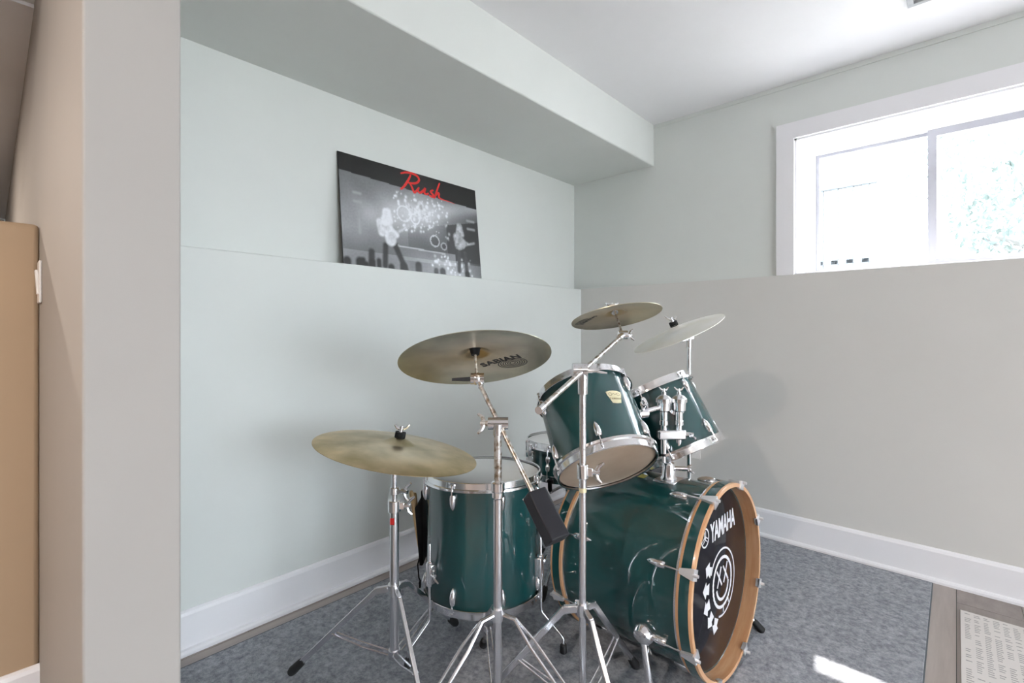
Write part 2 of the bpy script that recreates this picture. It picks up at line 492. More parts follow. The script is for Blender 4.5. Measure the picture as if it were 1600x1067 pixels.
def sash(x0, x1, y, w, nm):
    z0, z1 = WZ0 + 0.040, WZ1 - 0.028
    s_ = part(nm, G().box((x0, y, z0), (x0 + w, y + 0.028, z1)).box((x1 - w, y, z0), (x1, y + 0.028, z1)).box((x0 + w, y, z1 - w), (x1 - w, y + 0.028, z1)).box((x0 + w, y, z0), (x1 - w, y + 0.028, z0 + w * 0.6)), SASH, win, smooth=False)
    part('pane', G().box((x0 + w, y + 0.011, z0 + w * 0.6), (x1 - w, y + 0.015, z1 - w)), GLASS, s_, smooth=False)
sash(WX0 + 0.046, XM, FY + 0.038, 0.016, 'sash')
sash(XM - 0.02, WX1 - 0.046, FY + 0.004, 0.034, 'sash')

# unseen patio door to the right, added and sized for side daylight
door = struct('door_1', G().box((XR + 0.04, DY0, 0.0), (XR + 0.16, DY0 + 0.06, DZ1)).box((XR + 0.04, DY1 - 0.06, 0.0), (XR + 0.16, DY1, DZ1)).box((XR + 0.04, DY0, DZ1 - 0.06), (XR + 0.16, DY1, DZ1)).box((XR + 0.06, (DY0 + DY1) / 2 - 0.05, 0.0), (XR + 0.14, (DY0 + DY1) / 2 + 0.05, DZ1)), VINYL, label='wide white patio door added out of view for side daylight')
WM[door.name] = Matrix()
ym = (DY0 + DY1) / 2
for a, b_ in ((DY0 + 0.06, ym - 0.05), (ym + 0.05, DY1 - 0.06)):
    part('pane', G().box((XR + 0.098, a, 0.02), (XR + 0.103, b_, DZ1 - 0.06)), GLASS, door, smooth=False)

d2 = struct('door_2', G().box((2.2, YB - 0.001, 0), (3.1, YB + 0.03, 2.04)), mat('brown_door', (0.10, 0.06, 0.04), 0.4), label='unseen brown door added behind the camera for drum reflections')  # added out of view to put dark bands into the shell reflections
WM[d2.name] = Matrix()
part('door_casing', G().box((2.12, YB, 0), (2.2, YB + 0.02, 2.12)).box((3.1, YB, 0), (3.18, YB + 0.02, 2.12)).box((2.2, YB, 2.04), (3.1, YB + 0.02, 2.12)), TRIM, d2)
# unseen ceiling lamps, added as fill light for the room
def fill_light(x, y, z, energy, label, color=(1.0, 0.94, 0.86)):
    t = thing('added_fill_light', label, 'ceiling light', (x, y, z), 'added ceiling fill lights')
    part('trim_ring', G().lathe([(0.060, 0.0), (0.085, 0.0), (0.085, -0.006), (0.064, -0.008)], 32, closed=True), TRIM, t)
    part('diffuser', G().lathe([(1e-4, -0.003), (0.061, -0.003)], 32, caps=False), LAMPGLOW, t)
    ld = bpy.data.lights.new('fill_lamp', 'AREA'); ld.shape = 'DISK'; ld.size = 0.11; ld.energy = energy; ld.color = color
    lo = bpy.data.objects.new('fill_lamp', ld); link(lo); lo.parent = t; lo.location = (0, 0, -0.012)
    lo.visible_camera = True
for (x, y, e, lb) in ((4.2, -1.6, 4, 'added round ceiling fill light nearest the window wall'), (3.6, -3.4, 6, 'added round ceiling fill light in the middle of the ceiling'), (1.3, -4.2, 34, 'added round ceiling fill light nearest the back wall')):
    fill_light(x, y, ZC, e, lb, (1.0, 0.87, 0.76))
fill_light(-1.6, -4.0, 2.14, 45, 'added round ceiling fill light over the recess behind the half wall', (1.0, 0.86, 0.74))

# outside
struct('ground', G().box((-6, WY, 1.0), (XR + 6, 26, 1.22)), PAVE)
struct('ground_patio', G().box((XR + 0.2, -12, -0.2), (XR + 14, WY, -0.05)), PAVE)

# ------------------------------------------------------------------ fixtures
def vent():
    t = thing('ceiling_vent', 'grey slatted air vent on the white ceiling above the window', 'vent', (1.794, -0.304, ZC))
    part('vent_frame', G().box((0, -0.02, -0.010), (0.30, 0, 0)).box((0, -0.16, -0.010), (0.30, -0.14, 0)).box((0, -0.14, -0.010), (0.02, -0.02, 0)).box((0.28, -0.14, -0.010), (0.30, -0.02, 0)), STEEL_PAINT, t, bevel=0.001)
    sl = G().box((0.02, -0.006, -0.001), (0.28, 0.006, 0.001)).mesh('slat', False)
    sl.materials.append(STEEL_PAINT)
    for k in range(8):
        part('slat', sl, None, t, M=Matrix.Translation((0, -0.033 - 0.0134 * k, -0.005)) @ Matrix.Rotation(0.6, 4, 'X'))
STEEL_PAINT = mat('grey_enamel', (0.42, 0.43, 0.45), 0.5)
vent()

def plate(M, label, nm, toggle=False):
    t = thing(nm, label, 'outlet' if not toggle else 'light switch', M)
    part('cover_plate', G().box((-0.036, -0.058, 0), (0.036, 0.058, 0.006)), PLASTIC, t, bevel=0.002)
    if toggle:
        part('rocker', G().box((-0.016, -0.033, 0.005), (0.016, 0.033, 0.011), Matrix.Rotation(0.06, 4, 'X')), PLASTIC, t, bevel=0.001)
    else:
        for s in (-1, 1):
            r = part('socket', G().lathe([(0.017, 0.005), (0.017, 0.008), (0.0155, 0.0085)], 24, Matrix.Translation((0, s * 0.02, 0))), PLASTIC, t)
            part('slot', G().box((-0.008, s * 0.02 - 0.004, 0.008), (-0.006, s * 0.02 + 0.005, 0.0088)).box((0.006, s * 0.02 - 0.004, 0.008), (0.008, s * 0.02 + 0.005, 0.0088)), DARKSLOT, r, smooth=False)
plate(look((0.803, -0.0, 0.405), (0, -1, 0), (1, 0, 0)), 'white wall outlet on the grey wall behind the farther tom', 'wall_outlet')
plate(look((0.06, PY0, 1.235), (0, -1, 0), (1, 0, 0)), 'white light switch on the partition beside the tan half wall', 'light_switch', True)

rug = thing('rug', 'large blue grey carpet rug lying under the drum kit', 'rug', (0.98, -1.25, 0))
rg = G(); nx, ny = 60, 80
X0, X1, Y0, Y1 = 0.098, 1.862, -2.52, -0.052
for k, zz in ((0, 0.0005), (1, 0.009)):
    pass
part('pile', G().box((X0, Y0, 0.0006), (X1, Y1, 0.0095)), RUGM, rug, world=True, bevel=0.003)
part('bound_edge', G().box((X1 - 0.004, Y0, 0.0005), (X1 + 0.003, Y1, 0.0085)).box((X0 - 0.003, Y0, 0.0005), (X0 + 0.004, Y1, 0.0085)).box((X0, Y1 - 0.004, 0.0005), (X1, Y1 + 0.003, 0.0085)), mat('carpet_edge', (0.12, 0.135, 0.15), 0.95), rug, world=True)
RZ = 0.0095     # rug top

fm = thing('floor_mat', 'flat white mat printed with rows of small grey dashes on the wood floor', 'mat', (1.95, -0.23, 0))
part('sheet', G().box((0, -0.62, 0.0003), (0.44, 0, 0.0035)), MATW, fm, bevel=0.001)
dg_ = G(); rr = random.Random(3)
for r_ in range(44):
    yy = -0.022 - r_ * 0.0134
    xx = 0.012
    while xx < 0.42:
        if rr.random() < 0.72:
            w = 0.018
            dg_.box((xx, yy - 0.0022, 0.0035), (xx + w * rr.uniform(0.6, 1), yy + 0.0018, 0.0039))
        xx += 0.026
o = part('dash_print', dg_, MATDASH, fm, smooth=False); o['kind'] = 'stuff'

# ------------------------------------------------------------------ poster
def poster():
    W, Hh, T = 0.835, 0.515, 0.005
    tilt = math.asin(0.055 / Hh)
    # x = right (towards the corner, +y), y = up, z = out into the room
    up = V((-math.sin(tilt), 0, math.cos(tilt)))
    M = look((-0.035, -1.767, LEDGE + 0.0005), V((0, 1, 0)).cross(up), (0, 1, 0))
    t = thing('poster', 'black concert poster board with red handwritten title leaning on the wall ledge', 'poster', M)
    part('board', G().box((0, 0, -T), (W, Hh, 0)), POST_EDGE, t, smooth=False)
    nx, ny = 230, 140
    def blob(u, v, cu, cv, ru, rv, p=2):
        d = ((u - cu) / ru) ** 2 + ((v - cv) / rv) ** 2
        return math.exp(-d ** (p / 2))
    def cap(u, v, a, b, r):
        ax, ay = a; bx, by = b
        px_, py_ = (u - ax) * 1.62, v - ay
        dx, dy = (bx - ax) * 1.62, by - ay
        tt = max(0, min(1, (px_ * dx + py_ * dy) / (dx * dx + dy * dy + 1e-9)))
        d = math.hypot(px_ - tt * dx, py_ - tt * dy)
        return max(0, min(1, (r - d) / 0.022 + 0.5))
    rnd = random.Random(5)
    specks = [(rnd.uniform(0.33, 0.74), rnd.uniform(0.22, 0.62), rnd.uniform(0.004, 0.012), rnd.uniform(0.25, 0.8)) for _ in range(110)]
    crowd = [(rnd.uniform(0.02, 0.98), rnd.uniform(0.93, 1.0), rnd.uniform(0.02, 0.04)) for _ in range(16)]
    dots = [(rnd.uniform(0.58, 0.93), rnd.uniform(0.8, 1.0), rnd.uniform(0.006, 0.016), rnd.uniform(0.2, 0.6)) for _ in range(60)]
    cols = []
    for j in range(ny + 1):
        for i in range(nx + 1):
            u = i / nx; v = 1 - j / ny       # v measured downwards
            top = 0.16 + 0.06 * u
            g = 0.015
            if v > top:
                g = 0.12 + 0.10 * blob(u, v, 0.15, 0.45, 0.5, 0.5)
            # pale beam across to the right edge
            if v > top: g += 0.30 * math.exp(-((v - (0.62 - 0.42 * u)) / (0.17 - 0.10 * u)) ** 2) * (0.55 + 0.45 * u)
            g += 0.34 * blob(u, v, 0.5, 0.42, 0.22, 0.22)
            # dark right side
            if v > 0.62 - 0.36 * (u - 0.3) and u > 0.42: g *= 0.35 if u > 0.72 else 0.75
            if v < top: g = 0.012 + 0.02 * blob(u, v, 0.5, 0.15, 0.3, 0.1)
            for cu, cv, r_, b_ in specks:
                if abs(u - cu) < 0.02 and abs(v - cv) < 0.03:
                    g += b_ * blob(u, v, cu, cv, r_ * 0.7, r_ * 1.3)
            # round drum shapes in the middle
            for cu, cv, r_, b_ in ((0.62, 0.66, 0.055, 0.35), (0.48, 0.47, 0.05, 0.35), (0.69, 0.70, 0.035, 0.3), (0.40, 0.44, 0.075, 0.22)):
                d = math.hypot((u - cu) * 1.62, v - cv)
                if abs(d - r_) < 0.008: g += b_
                elif d < r_ and cv > 0.5: g *= 0.6
            # stage floor lip
            if 0.77 < v < 0.90 and 0.34 < u < 0.78: g = 0.22 + 0.10 * (u - 0.3)
            if abs(v - (0.765 + 0.04 * (u - 0.35))) < 0.008 and 0.34 < u < 0.70: g = 0.55
            if v > 0.84 and u > 0.55: g += 0.35 * blob(u, v, 0.78, 0.98, 0.14, 0.16)
            if v > 0.86: g += 0.12
            for cu, cv, r_, b_ in dots:
                if abs(u - cu) < 0.02 and abs(v - cv) < 0.03: g += b_ * blob(u, v, cu, cv, r_ * 0.6, r_)
            # performers: soft pale shapes broken up by grain
            nz1 = mnoise.noise(V((u * 38, v * 24, 1.0))); nz2 = mnoise.noise(V((u * 90, v * 56, 7.0))); nz3 = mnoise.noise(V((u * 9, v * 6, 3.0)))
            def put(m_, val, k=0.22):
                nonlocal_g[0] = nonlocal_g[0] * (1 - m_) + val * (1 + k * nz1 + k * 0.7 * nz2) * m_
            nonlocal_g = [g * (1 + 0.22 * nz3 + 0.10 * nz2)]
            # left: long hair, pale shirt, guitar, dark trousers
            put(max(cap(u, v, (0.325, 0.76), (0.39, 0.99), 0.030), cap(u, v, (0.262, 0.78), (0.252, 0.97), 0.028), cap(u, v, (0.17, 0.86), (0.165, 1.0), 0.032)), 0.03)
            put(max(cap(u, v, (0.235, 0.57), (0.245, 0.66), 0.040), cap(u, v, (0.272, 0.55), (0.300, 0.72), 0.058)), 0.78)
            put(max(cap(u, v, (0.276, 0.46), (0.268, 0.56), 0.036), cap(u, v, (0.290, 0.45), (0.302, 0.54), 0.030)), 0.90, 0.15)
            put(max(cap(u, v, (0.30, 0.69), (0.335, 0.66), 0.036), cap(u, v, (0.335, 0.655), (0.425, 0.555), 0.011)), 0.70)
            put(cap(u, v, (0.30, 0.60), (0.345, 0.665), 0.016), 0.88, 0.1)
            # middle, behind the drums, arms spread
            put(max(cap(u, v, (0.505, 0.41), (0.565, 0.43), 0.050), cap(u, v, (0.50, 0.40), (0.43, 0.34), 0.014), cap(u, v, (0.57, 0.41), (0.62, 0.35), 0.014)), 0.82, 0.5)
            put(cap(u, v, (0.528, 0.31), (0.530, 0.35), 0.034), 0.80, 0.2)
            put(cap(u, v, (0.529, 0.325), (0.531, 0.345), 0.016), 0.42, 0.2)
            # right: long hair, guitar neck to the right
            put(max(cap(u, v, (0.815, 0.74), (0.805, 0.94), 0.026), cap(u, v, (0.862, 0.74), (0.872, 0.94), 0.026)), 0.07)
            put(max(cap(u, v, (0.805, 0.58), (0.850, 0.63), 0.050), cap(u, v, (0.79, 0.60), (0.80, 0.68), 0.022)), 0.45, 0.6)
            put(max(cap(u, v, (0.828, 0.45), (0.815, 0.54), 0.028), cap(u, v, (0.838, 0.45), (0.852, 0.54), 0.026)), 0.50, 0.4)
            put(cap(u, v, (0.832, 0.475), (0.833, 0.50), 0.017), 0.66, 0.1)
            put(max(cap(u, v, (0.82, 0.68), (0.85, 0.66), 0.030), cap(u, v, (0.86, 0.655), (0.955, 0.61), 0.009), cap(u, v, (0.86, 0.61), (0.90, 0.63), 0.012)), 0.52, 0.4)
            g = nonlocal_g[0]
            # amplifier stripes
            for (a, b_) in (((0.905, 0.37), (0.965, 0.37)), ((0.905, 0.46), (0.965, 0.46)), ((0.08, 0.34), (0.12, 0.34)), ((0.08, 0.42), (0.12, 0.42)), ((0.105, 0.58), (0.105, 0.70))):
                m_ = cap(u, v, a, b_, 0.010); g = g * (1 - m_) + 0.42 * m_
            for cu, cv, r_ in crowd:
                m_ = cap(u, v, (cu, cv), (cu, cv + 0.05), r_); g = g * (1 - m_) + 0.02 * m_
            g = max(0.006, min(0.9, g))
            cols.append((g * 0.96, g * 0.98, g * 1.03, 1))
    vs_ = [(0.001 + (W - 0.002) * i / nx, 0.001 + (Hh - 0.002) * j / ny, 0.0005) for j in range(ny + 1) for i in range(nx + 1)]
    fs = [(j * (nx + 1) + i, j * (nx + 1) + i + 1, (j + 1) * (nx + 1) + i + 1, (j + 1) * (nx + 1) + i) for j in range(ny) for i in range(nx)]
    me = bpy.data.meshes.new('print'); me.from_pydata(vs_, [], fs)
    at = me.color_attributes.new('print', 'FLOAT_COLOR', 'POINT')
    at.data.foreach_set('color', [c for q in cols for c in q])
    pmt = mat('poster_print', (0.1, 0.1, 0.1), 0.28, coat=0.3)
    n, l, b = nodes(pmt)
    ca = n.new('ShaderNodeVertexColor'); ca.layer_name = 'print'
    l.new(ca.outputs['Color'], b.inputs['Base Color'])
    part('print', me, pmt, t)
    # red brush script title, strokes in (u, v)
    strokes = [
        [(0.395, 0.045), (0.43, 0.022), (0.475, 0.012), (0.515, 0.025), (0.528, 0.06), (0.505, 0.10), (0.46, 0.118), (0.445, 0.112)],
        [(0.468, 0.03), (0.448, 0.09), (0.415, 0.165), (0.388, 0.205)],
        [(0.455, 0.115), (0.47, 0.15), (0.485, 0.20), (0.50, 0.185), (0.525, 0.135)],
        [(0.525, 0.135), (0.515, 0.175), (0.53, 0.19), (0.558, 0.155), (0.572, 0.13), (0.562, 0.175), (0.578, 0.19), (0.595, 0.17)],
        [(0.635, 0.125), (0.612, 0.15), (0.632, 0.18), (0.620, 0.20), (0.598, 0.19)],
        [(0.69, 0.03), (0.672, 0.09), (0.645, 0.185), (0.636, 0.205), (0.660, 0.155), (0.678, 0.145), (0.676, 0.185), (0.70, 0.20), (0.75, 0.205), (0.81, 0.215)],
    ]
    lg = G()
    for st in strokes:
        pts = []
        for k in range(len(st) - 1):
            p0, p1 = V(st[max(k - 1, 0)]), V(st[k]); p2, p3 = V(st[k + 1]), V(st[min(k + 2, len(st) - 1)])
            for q in range(6):
                s_ = q / 6
                pts.append(0.5 * ((2 * p1) + (p2 - p0) * s_ + (2 * p0 - 5 * p1 + 4 * p2 - p3) * s_ ** 2 + (3 * p1 - p0 - 3 * p2 + p3) * s_ ** 3))
        pts.append(V(st[-1]))
        nn = len(pts)
        w = [0.0125 * (0.65 + 0.35 * math.sin(PI * k / (nn - 1))) for k in range(nn)]
        if len(st) == 10: w = [ww * (1 if k < nn * 0.62 else max(0.15, 1 - (k / nn - 0.62) / 0.42)) for k, ww in enumerate(w)]
        lg.ribbon([(p.x * W, (1 - p.y) * Hh) for p in pts], w, 0.0006, 0.0009)
    part('lettering', lg, PRINT_RED, t, smooth=False, label='red brush script title')
poster()

# ------------------------------------------------------------------ drums
def lug_mesh(L=0.05, w=0.011, h=0.013):
    """teardrop lug; z along the drum axis (point at -z, rod end at +z), x out of the shell, foot at x = 0"""
    g = G()
    prof = [(1e-4, -L * 0.55), (0.35, -L * 0.48), (0.72, -L * 0.30), (0.97, -L * 0.05), (1.0, L * 0.2), (0.92, L * 0.38), (0.78, L * 0.45), (1e-4, L * 0.45)]
    M = Matrix.Translation((h * 0.35, 0, 0)) @ Matrix.Diagonal((h, w, 1, 1))
    g.lathe(prof, 16, M, caps=False)
    return g

def hoop_mesh(R, h=0.022, up=1):
    """triple flanged steel hoop; z = 0 is the head plane"""
    pr = [(R - 0.004, 0.007), (R - 0.001, 0.0085), (R + 0.0015, 0.007), (R + 0.0015, -h + 0.010), (R + 0.0075, -h + 0.008), (R + 0.0085, -h + 0.001), (R + 0.007, -h), (R + 0.0045, -h + 0.004), (R - 0.001, -h + 0.006), (R - 0.001, 0.004)]
    g = G(); g.lathe([(r, z * up) for r, z in (pr if up > 0 else list(reversed(pr)))], 64, closed=True)
    return g

def drum_frame(top, n, xref):
    return look(top, n, xref)

def kit_drum(name, label, top, n, R, L, nl, xref, head_top, head_bot, rot=0.0, lugL=0.05, split=True, group=None):
    """drum with local z up the axis, z = 0 at the batter head, z = -L at the other head"""
    M = drum_frame(top, n, xref)
    t = thing(name, label, 'drum', M, group)
    part('shell', G().lathe([(R - 0.006, -L + 0.004), (R, -L + 0.004), (R, -0.004), (R - 0.006, -0.004)], 72, closed=True), GREEN, t)
    for (nm, z, up, hm) in (('batter', 0.0, 1, head_top), ('resonant', -L, -1, head_bot)):
        hp = part(nm + '_hoop', hoop_mesh(R + 0.004, up=up), CHROME, t, M=Matrix.Translation((0, 0, z)))
        hd = part(nm + '_head', G().lathe([(1e-4, 0), (R * 0.93, 0), (R * 0.985, -0.0015 * up), (R + 0.0015, -0.010 * up)], 64, caps=False), hm, t, M=Matrix.Translation((0, 0, z)))
    lm = lug_mesh(lugL).mesh('lug'); lm.materials.append(CHROME)
    inv = Matrix.Rotation(PI, 4, 'X')
    rodm = G().cyl((0.0125, 0, 0.01), (0.0125, 0, 0.052), 0.0025, n=8).lathe([(0.0042, 0.047), (0.0048, 0.049), (0.0048, 0.055), (0.003, 0.058)], 8, Matrix.Translation((0.0125, 0, 0))).mesh('tension_rod')
    rodm.materials.append(CHROME)
    for k in range(nl):
        a = rot + 2 * PI * k / nl
        Rz = Matrix.Rotation(a, 4, 'Z')
        zo = 0.056
        lg = part('lug', lm, None, t, M=Rz @ Matrix.Translation((R, 0, -zo)))
        part('tension_rod', rodm, None, lg)
        lg = part('lug', lm, None, t, M=Rz @ Matrix.Translation((R, 0, -L + zo)) @ inv)
        part('tension_rod', rodm, None, lg)
    return t, M

def wing(c, axis, span, size=0.018, g=None):
    """wing nut: hub along axis with two wings along span"""
    g = g or G()
    c = V(c); a = V(axis).normalized(); s_ = V(span).normalized()
    g.cyl(c, c + a * size * 0.9, size * 0.34, size * 0.28, 12)
    for sg in (-1, 1):
        p = c + a * size * 0.45
        g.tube([p + s_ * sg * size * 0.2, p + s_ * sg * size * 0.75 + a * size * 0.25, p + s_ * sg * size * 1.15 + a * size * 0.75], [size * 0.24, size * 0.24, size * 0.15], 8)
    return g

# rack tom nearest the camera
T1N = V((-0.558, 0.33, 0.762)).normalized()
T1TOP = V((1.001, -1.445, 0.887))
T1R, T1L = 0.1535, 0.270
xr1 = V((1.181, -1.531, 0.893)) - T1TOP        # towards the badge
tom1, M1 = kit_drum('rack_tom', 'green rack tom nearest the camera with a small gold badge', T1TOP, T1N, T1R, T1L, 6, xr1, HEAD_W, HEAD_TAN, rot=math.radians(27), group='green tom drums')
bz = -0.118
def wrap(me, R, off=0.0):
    """bend a flat mesh (x across, y along the axis) around a shell of radius R"""
    for v in me.vertices:
        a = v.co.x / R
        r = R + off + v.co.z
        v.co = V((r * math.cos(a), r * math.sin(a), v.co.y))
    return me
bg_ = G()
poly = [(-0.026, 0.021), (-0.013, 0.024), (0, 0.025), (0.013, 0.024), (0.026, 0.021), (0.025, 0.01), (0.021, 0.0), (0.015, -0.018), (0, -0.020), (-0.015, -0.018), (-0.021, 0.0), (-0.025, 0.01)]
bg_.prism(poly, 0, 0.0015)
bd = part('badge', wrap(bg_.mesh('badge', False), T1R, 0.0003), PRINT_GOLD, tom1, M=Matrix.Translation((0, 0, bz)), label='small gold badge')
tm = text_mesh('YAMAHA', 0.0095, 0.0001, 0.0002, 1.05)
tm.transform(Matrix.Translation((0, -0.004, 0.0019))); part('lettering', wrap(tm, T1R), BADGE_INK, bd)
tw = G()
for sg in (-1, 1):
    tw.ribbon([(sg * 0.014 + 0.005 * math.cos(a), 0.012 + 0.005 * math.sin(a)) for a in [2 * PI * k / 16 for k in range(16)]], 0.0012, 0.0016, 0.0019, closed=True)
tw.ribbon([(-0.008, 0.010), (-0.003, 0.015), (0.002, 0.010), (0.008, 0.014)], 0.0014, 0.0016, 0.0019)
part('badge_crest', wrap(tw.mesh('badge_crest', False), T1R), BADGE_INK, bd)
part('vent_grommet', G().ring((0, 0, 0), (1, 0, 0), 0.004, 0.007, 0.004, 20), CHROME, tom1, M=Matrix.Rotation(1.2, 4, 'Z') @ Matrix.Translation((T1R, 0, -0.14)))

# second rack tom
T2N = V((-0.499, 0.008, 0.8665)).normalized()
T2TOP = V((1.059, -1.076, 0.866))
T2R, T2L = 0.1575, 0.261
tom2, M2 = kit_drum('rack_tom', 'green rack tom farther back beside the window wall', T2TOP, T2N, T2R, T2L, 6, V((1, -0.6, 0)), HEAD_W, HEAD_TAN, rot=math.radians(20), group='green tom drums')
part('vent_grommet', G().ring((0, 0, 0), (1, 0, 0), 0.004, 0.007, 0.004, 20), CHROME, tom2, M=Matrix.Rotation(2.5, 4, 'Z') @ Matrix.Translation((T2R, 0, -0.13)))

# floor tom
FN = V((-0.033, 0.029, 0.999)).normalized()
FTOP = V((0.670, -1.598, 0.590))
FR, FL = 0.2035, 0.414
tocam = V((1.938, -2.818, 0)) - V((0.67, -1.598, 0))
ftom, MF = kit_drum('floor_tom', 'deep green floor tom standing on three chrome legs', FTOP, FN, FR, FL, 8, tocam, HEAD_W, HEAD_W, rot=math.radians(-28), lugL=0.052)
angF = {'right': math.radians(62), 'left': math.radians(-53), 'back': math.radians(180)}
for nm, a in angF.items():
    Rz = Matrix.Rotation(a, 4, 'Z')
    br = part('leg_bracket', G().box((FR - 0.001, -0.016, -0.335), (FR + 0.026, 0.016, -0.270)).cyl((FR + 0.018, 0, -0.345), (FR + 0.018, 0, -0.262), 0.011, n=14), CHROME, ftom, M=Rz, bevel=0.004)
    part('wing_bolt', wing((FR + 0.018, 0.012, -0.302), (0, 1, 0.0), (0.4, 0, 1), 0.022), CHROME, br)
    zf = -0.572 if nm != 'back' else -0.575
    # leg: straight rod, kicked out near the floor, then down again
    x_ = FR + 0.019
    lg = part('leg', G().tube([(x_, 0, -0.205), (x_, 0, -0.215), (x_, 0, -0.445), (x_ + 0.004, 0, -0.457), (x_ + 0.070, 0, -0.515), (x_ + 0.078, 0, -0.526), (x_ + 0.079, 0, zf + 0.012)], [0.003, 0.0052, 0.0052, 0.0052, 0.0052, 0.0052, 0.0052], 12), CHROME_D, ftom, M=Rz)
    part('rubber_foot', G().lathe([(0.0075, 0.030), (0.011, 0.026), (0.0125, 0.004), (0.010, 0.0)], 14, Matrix.Translation((x_ + 0.079, 0, zf))), RUBBER, lg)

# snare drum
sn, MS = kit_drum('snare_drum', 'small green snare drum behind the floor tom', V((0.679, -1.088, 0.618)), V((-0.003, 0.038, 0.999)), 0.177, 0.14, 8, V((1, -1, 0)), HEAD_W, HEAD_W, rot=math.radians(10), lugL=0.036)
part('strainer', G().box((0.177, -0.016, -0.125), (0.197, 0.016, -0.03)).box((0.190, -0.007, -0.05), (0.208, 0.007, 0.0)).box((0.186, -0.024, -0.135), (0.200, 0.024, -0.118)), CHROME, sn, M=Matrix.Rotation(math.radians(-62), 4, 'Z'), bevel=0.003)
part('butt_plate', G().box((0.177, -0.02, -0.125), (0.190, 0.02, -0.06)), CHROME, sn, M=Matrix.Rotation(math.radians(118), 4, 'Z'), bevel=0.003)

# ------------------------------------------------------------------ bass drum
BN = V((1, -0.019, 0.020)).normalized()
BF = V((1.416, -1.236, 0.316))               # centre of the front hoop's outer edge
BR = 0.279
MB_ = look(BF, BN, (0, 1, 0))                # local x = +y world, local y = up, z = out of the front
bass = thing('bass_drum', 'big green bass drum lying on the rug with a black printed front head', 'drum', MB_)
BL = 0.49
part('shell', G().lathe([(BR - 0.007, -BL + 0.046), (BR, -BL + 0.046), (BR, -0.046), (BR - 0.007, -0.046)], 96, closed=True), GREEN, bass)
for nm, zc in (('front', -0.0225), ('rear', -BL + 0.0225)):
    z0, z1 = zc - 0.0225, zc + 0.0225
    hp = part('hoop', G().lathe([(BR + 0.0035, z0), (BR + 0.0155, z0), (BR + 0.0165, z0 + 0.002), (BR + 0.0165, z1 - 0.002), (BR + 0.0155, z1), (BR + 0.0035, z1)], 96, closed=True), HOOPWOOD, bass)
    part('hoop_inlay', G().lathe([(BR + 0.0160, z0 + 0.0085), (BR + 0.0172, z0 + 0.0085), (BR + 0.0172, z1 - 0.0085), (BR + 0.0160, z1 - 0.0085)], 96, closed=True), GREEN, hp, label='green lacquer stripe set in the wooden hoop')
    zi = z0 if nm == 'front' else z1
    sg = -1 if nm == 'front' else 1
    part('head_collar', G().lathe([(BR + 0.001, zi), (BR + 0.011, zi), (BR + 0.011, zi + sg * 0.008), (BR + 0.001, zi + sg * 0.008)], 96, closed=True), CHROME_D, bass)
HZ = -0.045
fh = part('front_head', G().lathe([(1e-4, HZ), (BR - 0.006, HZ), (BR + 0.0035, HZ - 0.006)], 96, caps=False), HEAD_BLK, bass, label='glossy black front head')
part('batter_head', G().lathe([(1e-4, -BL + 0.045), (BR + 0.0035, -BL + 0.045)], 64, caps=False), HEAD_W, bass)
zt = HZ + 0.0006
tm = text_mesh('YAMAHA', 0.075, 0.0022, 0.0002, 0.98, 0.80)
xs = [v.co.x for v in tm.vertices]; ys_ = [v.co.y for v in tm.vertices]
tw_, th_ = max(xs) - min(xs), max(ys_) - min(ys_)
tm.transform(Matrix.Translation((0.066, 0.142, zt)) @ Matrix.Diagonal((0.215 / tw_, 0.062 / th_, 1, 1)) @ Matrix.Translation((-(max(xs) + min(xs)) / 2, -(max(ys_) + min(ys_)) / 2, 0)))
part('lettering', tm, PRINT_W, fh, label='white capital lettering')
def circ(cx, cy, r, n=48, a0=0, a1=2 * PI, closed=True):
    return [(cx + r * math.cos(a0 + (a1 - a0) * k / (n if closed else n - 1)), cy + r * math.sin(a0 + (a1 - a0) * k / (n if closed else n - 1))) for k in range(n)]
fk = G()
fx, fy = -0.082, 0.142
fk.ribbon(circ(fx, fy, 0.0275, 40), 0.005, zt - 0.0002, zt + 0.0002, closed=True)
for k in range(3):
    a = PI / 2 + 2 * PI * k / 3
    d = V((math.cos(a), math.sin(a))); nrm = V((-d.y, d.x))
    for s_ in (-1, 1):
        fk.ribbon([(fx + d.x * 0.004 + nrm.x * 0.0045 * s_, fy + d.y * 0.004 + nrm.y * 0.0045 * s_), (fx + d.x * 0.021 + nrm.x * 0.0045 * s_, fy + d.y * 0.021 + nrm.y * 0.0045 * s_)], 0.003, zt - 0.0002, zt + 0.0002)
    fk.ribbon([(fx, fy), (fx + d.x * 0.006, fy + d.y * 0.006)], 0.012, zt - 0.0002, zt + 0.0002)
part('fork_emblem', fk, PRINT_W, fh, smooth=False, label='round white crossed fork emblem')
em = G()
ex, ey = 0.050, -0.040
em.ribbon(circ(ex, ey, 0.106, 72, math.radians(-110), math.radians(150), False), 0.006, zt - 0.0002, zt + 0.0002)
em.ribbon(circ(ex, ey, 0.078, 64), [0.010 + 0.002 * math.sin(3 * k) for k in range(64)], zt - 0.0002, zt + 0.0002, closed=True)
for cx in (ex - 0.026, ex + 0.028):
    em.ribbon([(cx - 0.020, ey + 0.048), (cx, ey + 0.022), (cx + 0.020, ey - 0.008)], 0.0075, zt - 0.0002, zt + 0.0002)
    em.ribbon([(cx + 0.017, ey + 0.052), (cx, ey + 0.022), (cx - 0.018, ey - 0.006)], 0.0075, zt - 0.0001, zt + 0.0003)
em.ribbon(circ(ex, ey - 0.004, 0.050, 30, math.radians(190), math.radians(352), False), 0.0095, zt - 0.0002, zt + 0.0002)
em.ribbon([(ex + 0.004, ey - 0.080), (ex + 0.003, ey - 0.100)], 0.006, zt - 0.0002, zt + 0.0002)
